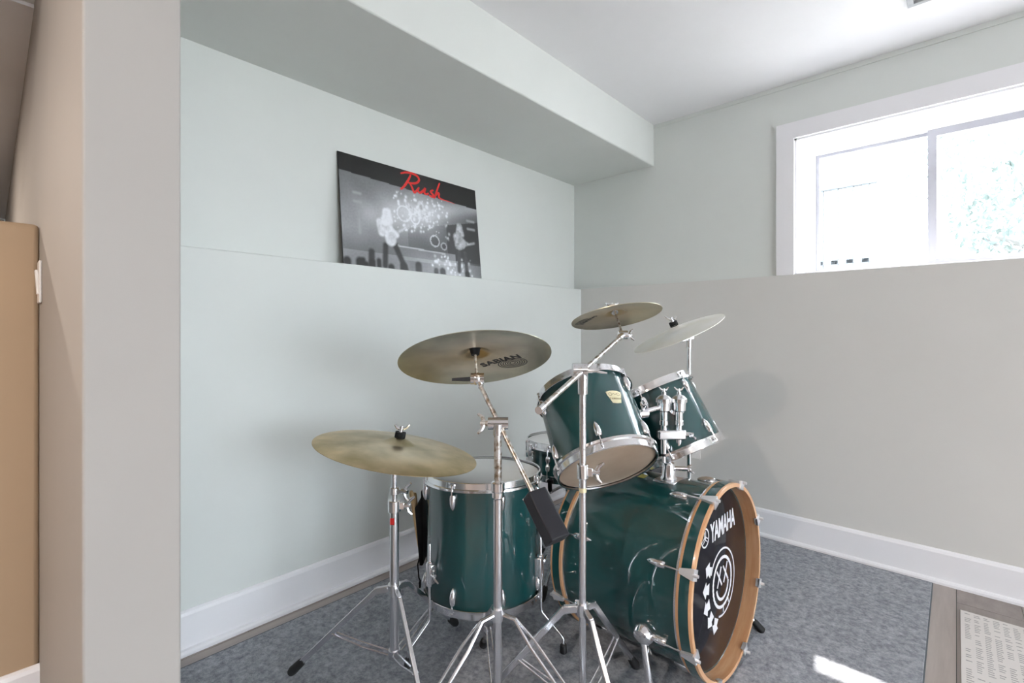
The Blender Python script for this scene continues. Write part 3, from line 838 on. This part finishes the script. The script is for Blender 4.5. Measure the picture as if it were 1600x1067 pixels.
em.ribbon([(ex + 0.045, ey - 0.068), (ex + 0.050, ey - 0.086)], 0.005, zt - 0.0002, zt + 0.0002)
part('smiley_emblem', em, PRINT_W, fh, smooth=False, label='white smiling ring with crossed eyes')
for a in (146, 171, 195, 218, 240):
    a = math.radians(a)
    c = V((ex + 0.135 * math.cos(a), ey + 0.135 * math.sin(a))); d = V((math.cos(a), math.sin(a))); t_ = V((-d.y, d.x))
    pl = [c + d * 0.024, c + d * 0.002 + t_ * 0.025, c - d * 0.004 + t_ * 0.012, c - d * 0.024 + t_ * 0.017, c - d * 0.024 - t_ * 0.017, c - d * 0.004 - t_ * 0.012, c + d * 0.002 - t_ * 0.025]
    part('arrow_print', G().prism([(p.x, p.y) for p in pl], zt - 0.0002, zt + 0.0002), PRINT_W, fh, smooth=False)
# lugs, rods and claws
blm = lug_mesh(0.062, 0.012, 0.016).mesh('lug'); blm.materials.append(CHROME)
rodm = G().cyl((0.016, 0, 0.02), (0.016, 0, 0.098), 0.003, n=8).mesh('tension_rod'); rodm.materials.append(CHROME)
clm = G()
clm.prism([(0.004, -0.010), (0.013, -0.010), (0.017, 0.0), (0.013, 0.010), (0.004, 0.010)], 0.050, 0.060)
clm.add([(0.001, -0.015, 0.062), (0.024, -0.013, 0.062), (0.024, 0.013, 0.062), (0.001, 0.015, 0.062), (0.003, -0.007, 0.028), (0.022, -0.007, 0.028), (0.022, 0.007, 0.028), (0.003, 0.007, 0.028)],
        [(0, 1, 2, 3), (7, 6, 5, 4), (0, 4, 5, 1), (1, 5, 6, 2), (2, 6, 7, 3), (3, 7, 4, 0)])
clm = G()
zA, zB = 0.074, 0.112
clm.add([(0.018, -0.016, zB), (0.026, -0.015, zB), (0.026, 0.015, zB), (0.018, 0.016, zB), (0.013, -0.008, zA), (0.024, -0.007, zA), (0.024, 0.007, zA), (0.013, 0.008, zA)],
        [(0, 1, 2, 3), (7, 6, 5, 4), (0, 4, 5, 1), (1, 5, 6, 2), (2, 6, 7, 3), (3, 7, 4, 0)])
clm.box((-0.001, -0.015, zB), (0.026, 0.015, zB + 0.005)).box((-0.001, -0.013, zB - 0.006), (0.002, 0.013, zB + 0.005))
clm.cyl((0.022, 0, zB + 0.002), (0.022, 0, zB + 0.017), 0.0055, 0.0045, 8)
clmesh = clm.mesh('claw'); clmesh.materials.append(mat('satin_chrome', (0.9, 0.9, 0.92), 0.36, 0.85))
for k in range(8):
    a = PI / 2 + PI / 8 + 2 * PI * k / 8
    Rz = Matrix.Rotation(a, 4, 'Z')
    lg = part('lug', blm, None, bass, M=Rz @ Matrix.Translation((BR, 0, -0.113)))
    part('tension_rod', rodm, None, lg); part('claw', clmesh, None, lg)
    lg = part('lug', blm, None, bass, M=Rz @ Matrix.Translation((BR, 0, -BL + 0.113)) @ Matrix.Rotation(PI, 4, 'X'))
    part('tension_rod', rodm, None, lg); part('claw', clmesh, None, lg)
# spurs
for sg, aim in ((-1, V((1.300, -1.530, RZ))), (1, V((1.424, -0.920, RZ)))):
    a = math.radians(-90 + sg * 68)           # local angle: x = +y, y = up
    Rz = Matrix.Rotation(math.radians(-27) if sg > 0 else math.radians(202), 4, 'Z')
    sp = part('spur_bracket', G().lathe([(0.030, 0), (0.032, 0.004), (0.032, 0.018), (0.026, 0.032), (0.013, 0.040), (1e-4, 0.041)], 24, Matrix.Translation((BR - 0.001, 0, -0.155)) @ frame_z((1, 0, 0)), caps=False).cyl((BR + 0.018, -0.02, -0.155), (BR + 0.018, 0.024, -0.155), 0.013, n=16), CHROME, bass, M=Rz)
    c0 = WM[sp.name] @ V((BR + 0.020, 0, -0.155))
    part('wing_bolt', wing((BR + 0.02, 0.022 * -sg, -0.155), (0, -sg, 0), (0.5, 0, 1), 0.022), CHROME, sp)
    dirn = (aim - c0).normalized()
    lg = G().cyl(c0 - dirn * 0.02, c0 + dirn * 0.12, 0.0105, n=14).cyl(c0 + dirn * 0.11, aim - dirn * 0.012, 0.0075, n=12)
    sr = part('spur_leg', lg, CHROME, sp, world=True) 
    # rubber tip belongs to the bracket's leg: joined as its own piece of the drum
    tip = part('rubber_tip', G().tube([aim - dirn * 0.045, aim - dirn * 0.035, aim - dirn * 0.004, aim], [0.010, 0.013, 0.014, 0.009], 12), RUBBER, sp, world=True)
st = G().box((-0.03, -0.016, 0), (0.03, 0.016, 0.0006)).mesh('sticker', False)
part('sticker', st, YELLOW, bass, M=Matrix.Rotation(math.radians(96), 4, 'Z') @ Matrix.Translation((BR + 0.0002, 0, -0.30)) @ look((0, 0, 0), (1, 0, 0), (0, 0, 1)), label='small yellow sticker')

# ------------------------------------------------------------------ tom holder on the bass drum
hx, hy = 1.211, -1.236
holder = thing('tom_holder', 'chrome double tom holder with two posts on top of the bass drum', 'drum hardware', (hx, hy, 0.592))
part('base_plate', G().box((-0.036, -0.045, -0.012), (0.040, 0.045, 0.000)).lathe([(0.030, 0.0), (0.024, 0.010), (0.021, 0.052), (0.017, 0.056)], 24), CHROME, holder, bevel=0.004)
bb = part('base_clamp', G().cyl((0.012, 0.012, 0.034), (0.045, 0.035, 0.034), 0.008, n=12), CHROME, holder)
part('wing_bolt', wing((0.045, 0.035, 0.034), (0.8, 0.55, 0), (-0.5, 0.8, 0.3), 0.02), CHROME, bb)
A = V((-0.008, -0.010, 0)); B = V((0.012, 0.030, 0))     # two vertical posts
A = V((-0.014, -0.006, 0)); B = V((0.024, 0.030, 0))
for c_, zl in ((A, 0.085), (B, 0.092)):
    pp = part('post', G().cyl((c_.x, c_.y, zl), (c_.x, c_.y, 0.245), 0.0108, n=16), CHROME, holder)
    part('end_cap', G().cyl((c_.x, c_.y, zl - 0.010), (c_.x, c_.y, zl), 0.0085, n=14), RUBBER, pp)
part('lower_post', G().cyl((A.x, A.y, 0.03), (A.x, A.y, 0.09), 0.0065, n=14), CHROME_D, holder)
cb = part('post_clamp', G().bar((A - (B - A).normalized() * 0.022) + V((0, 0, 0.150)), (B + (B - A).normalized() * 0.022) + V((0, 0, 0.150)), 0.034, 0.034, (0, 0, 1)), CHROME, holder, bevel=0.006)
part('wing_bolt', wing((B.x + 0.018, B.y + 0.02, 0.150), (0.9, 0.4, 0), (-0.3, 0.9, 0.2), 0.026), CHROME, cb)
for c_, drum_c, Rdrum, nrm in ((A, T1TOP - T1N * 0.10, T1R, T1N), (B, T2TOP - T2N * 0.11, T2R, T2N)):
    hd = part('ratchet_head', G().lathe([(r_, z_ + 0.032) for r_, z_ in [(0.0135, 0.150), (0.0155, 0.152), (0.0155, 0.166), (0.0135, 0.168), (0.0135, 0.196), (0.0225, 0.202), (0.0235, 0.228), (0.0275, 0.230), (0.0275, 0.242), (0.017, 0.252), (0.008, 0.256), (0.008, 0.266)]], 24, Matrix.Translation(c_)), CHROME, holder)
    part('wing_bolt', wing((c_.x, c_.y, 0.296), (0, 0, 1), (0.7, 0.7, 0), 0.014), CHROME, hd)
    p0 = V((hx, hy, 0.592)) + c_ + V((0, 0, 0.248))
    w_ = drum_c - p0
    ww = w_ - w_.dot(nrm) * nrm
    rad = -ww.normalized()
    p1 = drum_c + rad * (Rdrum + 0.004)
    arm = part('arm', G().cyl(p0, p1, 0.0085, n=14).cyl(p1 + rad * 0.045, p1, 0.015, n=18).lathe([(0.030, -0.004), (0.030, 0.004), (0.022, 0.010)], 24, look(p1, rad)), CHROME, holder, world=True)
    part('arm_wing_bolt', wing(p1 + rad * 0.03 + V((0, 0, 0.012)), (0, 0, 1), (0.7, -0.7, 0), 0.02), CHROME, arm, world=True)

# ------------------------------------------------------------------ cymbals
def cym_z(r, R):
    """height of the cymbal surface above its rim plane"""
    rb = 0.055 if R > 0.2 else 0.045
    bow = 0.026 * R / 0.25
    z = bow * (1 - (r / R) ** 2)
    if r < rb: z += 0.017 * (math.cos(PI * r / rb) * 0.5 + 0.5) ** 0.8
    return z
def cymbal(c, n, R, m, label, xref, group='bronze cymbals'):
    M = look(c, n, xref)
    t = thing('cymbal', label, 'cymbal', M, group)
    rs = [0.006 + (R - 0.006) * k / 40 for k in range(41)]
    prof = [(r, cym_z(r, R)) for r in rs] + [(r, cym_z(r, R) - 0.0013) for r in reversed(rs)]
    part('plate', G().lathe(list(reversed(prof)), 96, closed=True), m, t)
    return t, M
CA = V((0.640, -1.945, 0.722)); NA = V((0.116, 0.151, 1)).normalized()
cyA, MA = cymbal(CA, NA, 0.254, CYM_A, 'large golden cymbal with its top showing on the left stand', (1, 0, 0))
CB = V((0.878, -1.829, 1.010)); NB = V((-0.371, 0.238, 1)).normalized()
cyB, MBm = cymbal(CB, NB, 0.2286, CYM_B, 'large cymbal tipped away on the boom stand showing its printed underside', (1, 0, 0))
CC = V((1.023, -1.263, 1.150)); NC = V((-0.269, 0.101, 1)).normalized()
cyC, MC = cymbal(CC, NC, 0.165, CYM_C, 'small cymbal above the nearer rack tom showing its underside', (1, 0, 0))
th = math.radians(42.68)
RV = V((math.cos(th), math.sin(th), 0)); FV = V((-math.sin(th), math.cos(th), 0))
CD = V((1.114, -0.939, 1.089)); ND = (V((0, 0, 1)) - 0.46 * RV - 0.03 * FV).normalized()
cyD, MD = cymbal(CD, ND, 0.187, CYM_D, 'pale shiny cymbal tilted steeply on the stand behind the farther tom', (1, 0, 0))

def under_text(t, M, R, txt, size, pos, xdir, ring=None):
    """print on a cymbal's underside; pos and xdir are world vectors from the rim-plane centre"""
    Mi = M.to_3x3().inverted()
    p = Mi @ V(pos); xd = Mi @ V(xdir); xd.z = 0; xd.normalize()
    yd = V((xd.y, -xd.x, 0))          # seen from below
    me = text_mesh(txt, size, size * 0.034, 0.0001, 1.05)
    def lay(me):
        for v in me.vertices:
            q = p + xd * v.co.x + yd * v.co.y
            r = math.hypot(q.x, q.y)
            v.co = V((q.x, q.y, cym_z(min(r, R), R) - 0.0016 + v.co.z))
        return me
    part('lettering', lay(me), PRINT_K, t, label='black maker lettering')
    if ring:
        g = G()
        for k in range(6):
            g.ribbon(circ(size * 0.5, -size * 1.15, size * (0.2 + 0.17 * k) , 40), size * 0.07, 0, 0.0001, closed=True)
        me2 = g.mesh('ring_print', False)
        me2.transform(Matrix.Diagonal((1.15, 0.8, 1, 1)))
        part('ring_print', lay(me2), PRINT_K, t)
under_text(cyB, MBm, 0.2286, 'SABIAN', 0.040, V((0.010, 0.099, -0.02)) * 1.0, V((0.113, 0.036, 0.033)), True)
under_text(cyC, MC, 0.165, 'SABIAN', 0.024, V((-0.088, -0.045, -0.02)), V((-0.080, 0.02, -0.02)), True)

# ------------------------------------------------------------------ cymbal stands
def rfoot(p, d):
    p = V(p); d = V(d).normalized()
    return G().tube([p - d * 0.055, p - d * 0.045, p - d * 0.008, p + d * 0.004], [0.009, 0.0125, 0.0145, 0.011], 12)

def tripod(t, base, zhub, zlow, feet, style='flat', pr=0.0125, m=None):
    """hub bracket, three legs with braces and rubber feet (world coordinates)"""
    m = m or CHROME_D
    b = V(base)
    part('leg_hub', G().cyl(b + V((0, 0, zhub - 0.016)), b + V((0, 0, zhub + 0.016)), pr + 0.006, n=20), CHROME, t, world=True)
    part('brace_hub', G().cyl(b + V((0, 0, zlow - 0.012)), b + V((0, 0, zlow + 0.012)), pr + 0.004, n=20), CHROME_D, t, world=True)
    for fx_, fy_ in feet:
        f = V((fx_, fy_, RZ + 0.012))
        d = V((f.x - b.x, f.y - b.y, 0)); Lh = d.length; d.normalize()
        side = V((-d.y, d.x, 0))
        p0 = b + d * (pr + 0.004) + V((0, 0, zhub))
        p1 = b + d * (pr + 0.040) + V((0, 0, zhub - 0.004))
        e = (f - p1).normalized()
        g = G()
        if style == 'flat':
            g.bar(p0, p1 + e * 0.004, 0.020, 0.014, (0, 0, 1)); g.bar(p1, f - e * 0.04, 0.017, 0.013, side.cross(e))
        else:
            for s_ in (-1, 1):
                o_ = side * s_ * 0.003; w_ = side * s_ * 0.015
                Lq = (f - p1).length
                g.tube([p0 + o_, p1 + o_, p1 + e * Lq * 0.18 + w_, p1 + e * Lq * 0.62 + w_, p1 + e * Lq * 0.72 + o_, f - e * 0.03 + o_], 0.0044, 8)
        lg = part('leg', g, m, t, world=True, bevel=0.002 if style == 'flat' else 0)
        part('rubber_foot', rfoot(f - V((0, 0, 0.001)), e), RUBBER, lg, world=True)
        q0 = b + d * (pr + 0.003) + V((0, 0, zlow))
        q1 = p1 + e * (f - p1).length * 0.52
        gb = G()
        for s_ in (-1, 1):
            gb.tube([q0 + side * s_ * 0.010, q0.lerp(q1, 0.45) + side * s_ * 0.010 - V((0, 0, 0.004)), q1 + side * s_ * 0.006], 0.0030, 8)
        part('brace', gb, m, t, world=True)

def clampblock(t, c, r, h, wdir, nm='tube_clamp', m=None):
    c = V(c)
    k = part(nm, G().cyl(c - V((0, 0, h / 2)), c + V((0, 0, h / 2)), r + 0.006, n=20).bar(c, c + V(wdir).normalized() * (r + 0.018), h * 0.6, 0.014, (0, 0, 1)), m or CHROME, t, world=True, bevel=0.002)
    part('wing_bolt', wing(c + V(wdir).normalized() * (r + 0.016), wdir, (0.1, 0.1, 1), 0.024), CHROME, k, world=True)

def cymbal_top(t, tip, n, R, c, m=None, felt=FELT, lift=0.0):
    """stem through the cymbal centre with felts and a wing nut"""
    n = V(n).normalized()
    zc = cym_z(0.0, R)
    top = V(c) + n * zc
    part('stem', G().cyl(tip, top + n * (0.034 + lift), 0.004, n=10), m or RUST, t, world=True)
    part('cymbal_felt', G().cyl(top - n * 0.002 - n * (0.020 if R > 0.2 else 0.007), top - n * 0.0018, 0.0125, 0.017, n=18), FELT if R > 0.18 else CHROME, t, world=True)
    part('cymbal_felt', G().cyl(top + n * 0.0004, top + n * (0.015 + lift), 0.017, 0.0165, n=18), felt, t, world=True)
    part('wing_nut', wing(top + n * (0.015 + lift), n, RV, 0.020), CHROME, t, world=True)

# stand 1: straight stand, left
b1 = V((0.646, -1.960, 0))
s1 = thing('cymbal_stand', 'straight chrome cymbal stand under the golden cymbal at the left', 'cymbal stand', (b1.x, b1.y, RZ), 'chrome cymbal stands')
part('lower_tube', G().cyl(b1 + V((0, 0, 0.085)), b1 + V((0, 0, 0.565)), 0.0142, n=20), CHROME_D, s1, world=True)
tilt1 = CA + NA * -0.034
part('upper_tube', G().cyl(b1 + V((0, 0, 0.54)), V((b1.x, b1.y, tilt1.z - 0.018)), 0.0088, n=18), CHROME_D, s1, world=True)
clampblock(s1, b1 + V((0, 0, 0.553)), 0.0142, 0.036, RV)
clampblock(s1, b1 + V((0, 0, 0.600)), 0.0088, 0.022, -FV * 0.3 + RV, 'memory_lock')
part('tilter', G().cyl(tilt1 - RV * 0.013, tilt1 + RV * 0.013, 0.012, n=16).cyl(V((b1.x, b1.y, tilt1.z - 0.03)), tilt1, 0.008, n=12), CHROME, s1, world=True)
cymbal_top(s1, tilt1, NA, 0.254, CA, CHROME_D)
part('sticker', G().box((-0.007, -0.010, 0), (0.007, 0.010, 0.0009), look(b1 + V((0, 0, 0.508)) - FV * 0.0141 - RV * 0.003, -FV - RV * 0.25, (0, 0, 1)) @ Matrix.Rotation(PI / 2, 4, 'Z')), PRINT_RED, s1, world=True, label='small red label')
tripod(s1, b1, 0.292, 0.092, ((0.392, -2.172), (0.580, -1.652), (0.962, -2.056)), 'flat', 0.0142)

# stand 2: boom stand, centre
b2 = V((1.003, -1.872, 0))
piv = V((1.000, -1.855, 0.841)); til2 = V((0.893, -1.838, 0.957))
bd2 = (piv - til2).normalized()
b2 = V((piv.x + 0.006, piv.y - 0.010, 0))
s2 = thing('cymbal_stand', 'chrome boom cymbal stand with dark counterweight in front of the floor tom', 'cymbal stand', (b2.x, b2.y, RZ), 'chrome cymbal stands')
part('lower_tube', G().cyl(b2 + V((0, 0, 0.06)), b2 + V((0, 0, 0.66)), 0.0125, n=20), CHROME_D, s2, world=True)
part('upper_tube', G().cyl(b2 + V((0, 0, 0.64)), V((b2.x, b2.y, piv.z - 0.01)), 0.0108, n=18), RUST, s2, world=True)
part('tube_collar', G().lathe([(0.0125, 0.635), (0.0165, 0.64), (0.0165, 0.655), (0.019, 0.658), (0.019, 0.680), (0.0115, 0.684)], 24, Matrix.Translation(b2)), CHROME, s2, world=True)
pv = part('boom_pivot', G().cyl(piv - RV * 0.030, piv + RV * 0.026, 0.0175, n=22).cyl(V((b2.x, b2.y, piv.z - 0.03)), V((b2.x, b2.y, piv.z)), 0.013, n=16), CHROME, s2, world=True)
part('wing_bolt', wing(piv - RV * 0.030, -RV, V((0, 0, 1)) + FV * 0.4, 0.024), RUST, pv, world=True)
off = RV * 0.006
wA = piv + bd2 * 0.225
part('boom_arm', G().cyl(til2 + bd2 * 0.012, wA, 0.0068, n=14), RUST, s2, world=True)
part('boom_collar', G().cyl(til2 + bd2 * 0.004, til2 + bd2 * 0.03, 0.009, 0.0085, n=14), CHROME, s2, world=True)
Mw = look(wA - bd2 * 0.012, bd2, RV) @ Matrix.Rotation(math.radians(-22), 4, 'Z')
cw = G().prism([(-0.024, -0.020), (0.026, -0.020), (0.033, -0.013), (0.033, 0.016), (0.027, 0.022), (-0.024, 0.022)], 0, 0.128, Mw)
part('counterweight', cw, WEIGHT, s2, world=True, bevel=0.003)
part('tilter', G().sph(til2, 0.0195, n=18).cyl(til2 - RV * 0.018, til2 + RV * 0.021, 0.0175, n=18), CHROME, s2, world=True)
part('tilter_lever', G().tube([til2 - RV * 0.012, til2 - RV * 0.03 - FV * 0.01, til2 - RV * 0.072 - FV * 0.02], [0.007, 0.0065, 0.004], 10), BLACK, s2, world=True)
cymbal_top(s2, til2, NB, 0.2286, CB)
f2 = V((0.744, -1.669, 0)); r2 = f2 - b2; r2.z = 0
feet2 = [tuple((b2 + Matrix.Rotation(a, 3, 'Z') @ r2).xy) for a in (0, math.radians(115), math.radians(-125))]
tripod(s2, b2, 0.318, 0.062, feet2, 'double')

# stand 3: boom stand in front of the bass drum
b3 = V((1.202, -1.715, 0))
p3 = V((1.204, -1.714, 0.993)); e3 = V((1.241, -1.965, 0.922)); t3 = V((1.094, -1.340, 1.085))
p3 = e3.lerp(t3, 0.41)
b3 = V((p3.x, p3.y, 0))
s3 = thing('cymbal_stand', 'chrome boom cymbal stand with long pole in front of the bass drum', 'cymbal stand', (b3.x, b3.y, RZ), 'chrome cymbal stands')
part('lower_tube', G().cyl(b3 + V((0, 0, 0.05)), b3 + V((0, 0, 0.700)), 0.0103, n=20), CHROME_D, s3, world=True)
part('upper_tube', G().cyl(b3 + V((0, 0, 0.68)), V((b3.x, b3.y, p3.z - 0.03)), 0.0092, n=18), SPECK, s3, world=True)
part('brass_band', G().cyl(b3 + V((0, 0, 0.655)), b3 + V((0, 0, 0.667)), 0.0110, n=20), PRINT_GOLD, s3, world=True)
clampblock(s3, b3 + V((0, 0, 0.712)), 0.0103, 0.040, RV - FV * 0.3)
part('boom_pivot', G().cyl(p3 - RV * 0.028 + FV * 0.004, p3 + RV * 0.012 + FV * 0.004, 0.021, n=22).cyl(V((b3.x, b3.y, p3.z - 0.064)), V((b3.x, b3.y, p3.z + 0.008)), 0.0135, 0.0150, n=18), SPECK, s3, world=True)
pw = part('pivot_bolt', G().cyl(p3 + RV * 0.012, p3 + RV * 0.03, 0.006, n=10), CHROME, s3, world=True)
part('wing_bolt', wing(p3 + RV * 0.026, RV, RV * 0.6 + V((0, 0, -0.2)), 0.018), CHROME, pw, world=True)
bd3 = (t3 - e3).normalized()
part('boom_arm', G().cyl(e3, t3 - bd3 * 0.01, 0.0068, n=14), RUST, s3, world=True)
part('end_cap', G().cyl(e3 - bd3 * 0.012, e3 + bd3 * 0.012, 0.0095, n=14), CHROME_D, s3, world=True)
part('tilter', G().cyl(t3 - bd3 * 0.045, t3 + bd3 * 0.004, 0.0095, 0.012, n=16).cyl(t3 - RV * 0.016, t3 + RV * 0.016, 0.015, n=18), CHROME, s3, world=True)
part('wing_bolt', wing(t3 + RV * 0.016, RV, V((0, 0, 1)) + FV * 0.5, 0.018), CHROME, s3, world=True)
cymbal_top(s3, t3, (CC + NC * 0.03) - t3, 0.165, CC, felt=FELT_W, lift=0.012)
f3 = V((1.180, -1.406, 0)); r3 = f3 - b3
feet3 = [tuple((b3 + Matrix.Rotation(a, 3, 'Z') @ r3).xy) for a in (0, math.radians(120), math.radians(-120))]
tripod(s3, b3, 0.332, 0.075, feet3, 'flat', 0.0103)

# stand 4: straight stand behind the bass drum
b4 = V((1.144, -0.900, 0))
t4 = V((1.144, -0.900, 1.070))
s4 = thing('cymbal_stand', 'thin straight cymbal stand behind the bass drum and farther tom', 'cymbal stand', (b4.x, b4.y, RZ), 'chrome cymbal stands')
part('lower_tube', G().cyl(b4 + V((0, 0, 0.07)), b4 + V((0, 0, 0.49)), 0.0125, n=20), CHROME_D, s4, world=True)
part('upper_tube', G().cyl(b4 + V((0, 0, 0.47)), b4 + V((0, 0, 1.045)), 0.0085, n=18), CHROME_D, s4, world=True)
clampblock(s4, b4 + V((0, 0, 0.485)), 0.0125, 0.034, -RV)
part('tilter', G().cyl(t4 - V((0, 0, 0.04)), t4, 0.011, n=16).bar(t4 - RV * 0.050 - V((0, 0, 0.012)), t4 + RV * 0.018 + V((0, 0, 0.004)), 0.016, 0.018, (0, 0, 1)), CHROME, s4, world=True, bevel=0.003)
cymbal_top(s4, CD - ND * 0.010, ND, 0.187, CD, CHROME_D)
tripod(s4, b4, 0.30, 0.085, [(b4.x + 0.30 * math.cos(a), b4.y + 0.30 * math.sin(a)) for a in (math.radians(75), math.radians(195), math.radians(315))], 'flat')

# snare stand
bs = V((0.675, -1.083, 0))
ss = thing('snare_stand', 'chrome tripod stand holding the snare drum', 'drum stand', (bs.x, bs.y, RZ))
part('lower_tube', G().cyl(bs + V((0, 0, 0.06)), bs + V((0, 0, 0.40)), 0.0125, n=18), CHROME_D, ss, world=True)
part('basket_hub', G().cyl(bs + V((0, 0, 0.395)), bs + V((0, 0, 0.43)), 0.02, n=18), CHROME, ss, world=True)
for k in range(3):
    a = math.radians(-75 + 120 * k)
    d = V((math.cos(a), math.sin(a), 0))
    ar = part('basket_arm', G().tube([bs + V((0, 0, 0.415)), bs + d * 0.10 + V((0, 0, 0.435)), bs + d * 0.196 + V((0, 0, 0.448 + 0.006 * d.y)), bs + d * 0.202 + V((0, 0, 0.462)), bs + d * 0.202 + V((0, 0, 0.490))], 0.0062, 10), CHROME_D, ss, world=True)
    part('rubber_grip', G().tube([bs + d * 0.198 + V((0, 0, 0.450)), bs + d * 0.2025 + V((0, 0, 0.465)), bs + d * 0.2025 + V((0, 0, 0.495))], 0.0088, 10), RUBBER, ar, world=True)
tripod(ss, bs, 0.25, 0.075, [(bs.x + 0.24 * math.cos(a), bs.y + 0.24 * math.sin(a)) for a in (math.radians(40), math.radians(160), math.radians(280))], 'flat')

# ------------------------------------------------------------------ stick bag, sticks, bin
ctr = V((0.672, -1.600, 0))
ML = Matrix((-RV, -FV, V((0, 0, 1)))).transposed().to_4x4()
ML = Matrix.Translation(ctr) @ Matrix((FV, RV * -1, V((0, 0, 1)))).transposed().to_4x4()
# local: x away from the camera, y = picture left, z up
bag = thing('stick_bag', 'black nylon drumstick bag hanging on the left of the floor tom', 'bag', ML @ Matrix.Translation((0.04, 0.222, 0.245)))
part('pouch', G().add([(-0.045, -0.004, 0), (0.045, -0.004, 0), (0.045, 0.010, 0), (-0.045, 0.010, 0), (-0.060, -0.004, 0.245), (0.060, -0.004, 0.245), (0.060, 0.024, 0.215), (-0.060, 0.024, 0.215)],
                      [(0, 3, 2, 1), (4, 5, 6, 7), (0, 1, 5, 4), (1, 2, 6, 5), (2, 3, 7, 6), (3, 0, 4, 7)]), NYLON, bag, bevel=0.005)
part('flap', G().box((-0.055, -0.006, 0.24), (0.055, 0.002, 0.275)), NYLON, bag, bevel=0.002)
part('strap', G().tube([(-0.03, 0.010, 0.03), (-0.032, 0.018, 0.0), (-0.03, 0.014, -0.05), (-0.028, 0.010, -0.06)], 0.0025, 8).box((-0.036, 0.007, -0.085), (-0.022, 0.013, -0.062)), NYLON, bag)
for k, (x_, y_, lb) in enumerate(((-0.052, 0.024, 'leftmost wooden drumstick butt standing out of the black stick bag'), (-0.036, 0.015, 'second wooden drumstick butt standing beside it in the black stick bag'), (-0.015, 0.020, 'wooden drumstick farthest back in the black stick bag'))):
    base_ = ML @ V((0.04 + x_ * 0.7, 0.222 + 0.004, 0.27)); tip_ = ML @ V((0.04 + x_, 0.222 + y_ + 0.014, 0.520 - 0.012 * k))
    Mk = look(base_, tip_ - base_)
    Ls = (tip_ - base_).length
    single('drumstick', G().lathe([(0.0045, 0.0), (0.0072, 0.06), (0.0075, Ls - 0.006), (0.0055, Ls)], 14), STICK, lb, 'drumstick', 'drumsticks in the stick bag', M=Mk).matrix_world = Mk
bin_ = thing('storage_bin', 'black tapered bin on the floor behind the bass drum', 'bin', (0.750, -0.515, RZ))
part('body', G().lathe([(0.100, 0.0), (0.130, 0.41), (0.124, 0.41), (0.095, 0.008), (1e-4, 0.008)], 32, caps=False).lathe([(1e-4, 0.0), (0.1, 0.0)], 32, caps=False), BLACK, bin_)
part('rim', G().ring((0, 0, 0.41), (0, 0, 1), 0.122, 0.136, 0.016, 40), BLACK, bin_)

# ------------------------------------------------------------------ outside the window
def tree(x, y, zg, h, cr, label, seed, n=3000):
    rr = random.Random(seed)
    t = thing('garden_tree', label, 'tree', (x, y, zg), 'trees outside the window')
    g = G().tube([(0, 0, 0), (0.05, 0.02, h * 0.3), (0.0, 0.05, h * 0.6), (0.05, 0, h * 0.85)], [0.11, 0.09, 0.06, 0.03], 10)
    for k in range(7):
        a = rr.uniform(0, 2 * PI); z = h * rr.uniform(0.3, 0.7)
        g.tube([(0, 0, z), (0.5 * cr * math.cos(a), 0.5 * cr * math.sin(a), z + 0.25 * cr), (0.8 * cr * math.cos(a), 0.8 * cr * math.sin(a), z + 0.5 * cr)], [0.04, 0.025, 0.01], 6)
    part('trunk', g, BARK, t)
    lv = G()
    for k in range(n):
        d = V((rr.gauss(0, 1), rr.gauss(0, 1), rr.gauss(0, 1))).normalized() * rr.uniform(0.35, 1) ** 0.6
        c = V((d.x * cr, d.y * cr, h * 0.66 + d.z * h * 0.38))
        Mx = Matrix.Translation(c) @ Euler((rr.uniform(0, 6), rr.uniform(0, 6), rr.uniform(0, 6))).to_matrix().to_4x4()
        s_ = rr.uniform(0.035, 0.07)
        lv.add([(-s_, 0, 0), (0, -s_ * 0.5, 0.01), (s_, 0, 0), (0, s_ * 0.5, 0.01)], [(0, 1, 2, 3)], Mx)
    o_ = part('foliage', lv, LEAF, t, smooth=False); o_['kind'] = 'stuff'
tree(2.75, 7.5, 1.22, 4.4, 1.65, 'leafy green tree seen through the right window pane', 2)
tree(2.6, 5.0, 1.22, 1.9, 0.8, 'low leafy bush seen at the lower edge of the right window pane', 4, 1200)
rl = thing('deck_railing', 'grey deck railing seen through the left window pane', 'railing', (0.70, 3.6, 1.22))
part('top_rail', G().box((-0.1, -0.04, 1.46), (0.62, 0.04, 1.50)), RAILM, rl)
part('bottom_rail', G().box((-0.1, -0.03, 0.62), (0.62, 0.03, 0.66)), RAILM, rl)
bal = G().box((-0.03, -0.03, 0.0), (0.03, 0.03, 1.46)).mesh('baluster', False); bal.materials.append(RAILM)
for k in range(5):
    part('baluster', bal, None, rl, M=Matrix.Translation((-0.04 + 0.14 * k, 0, 0)))
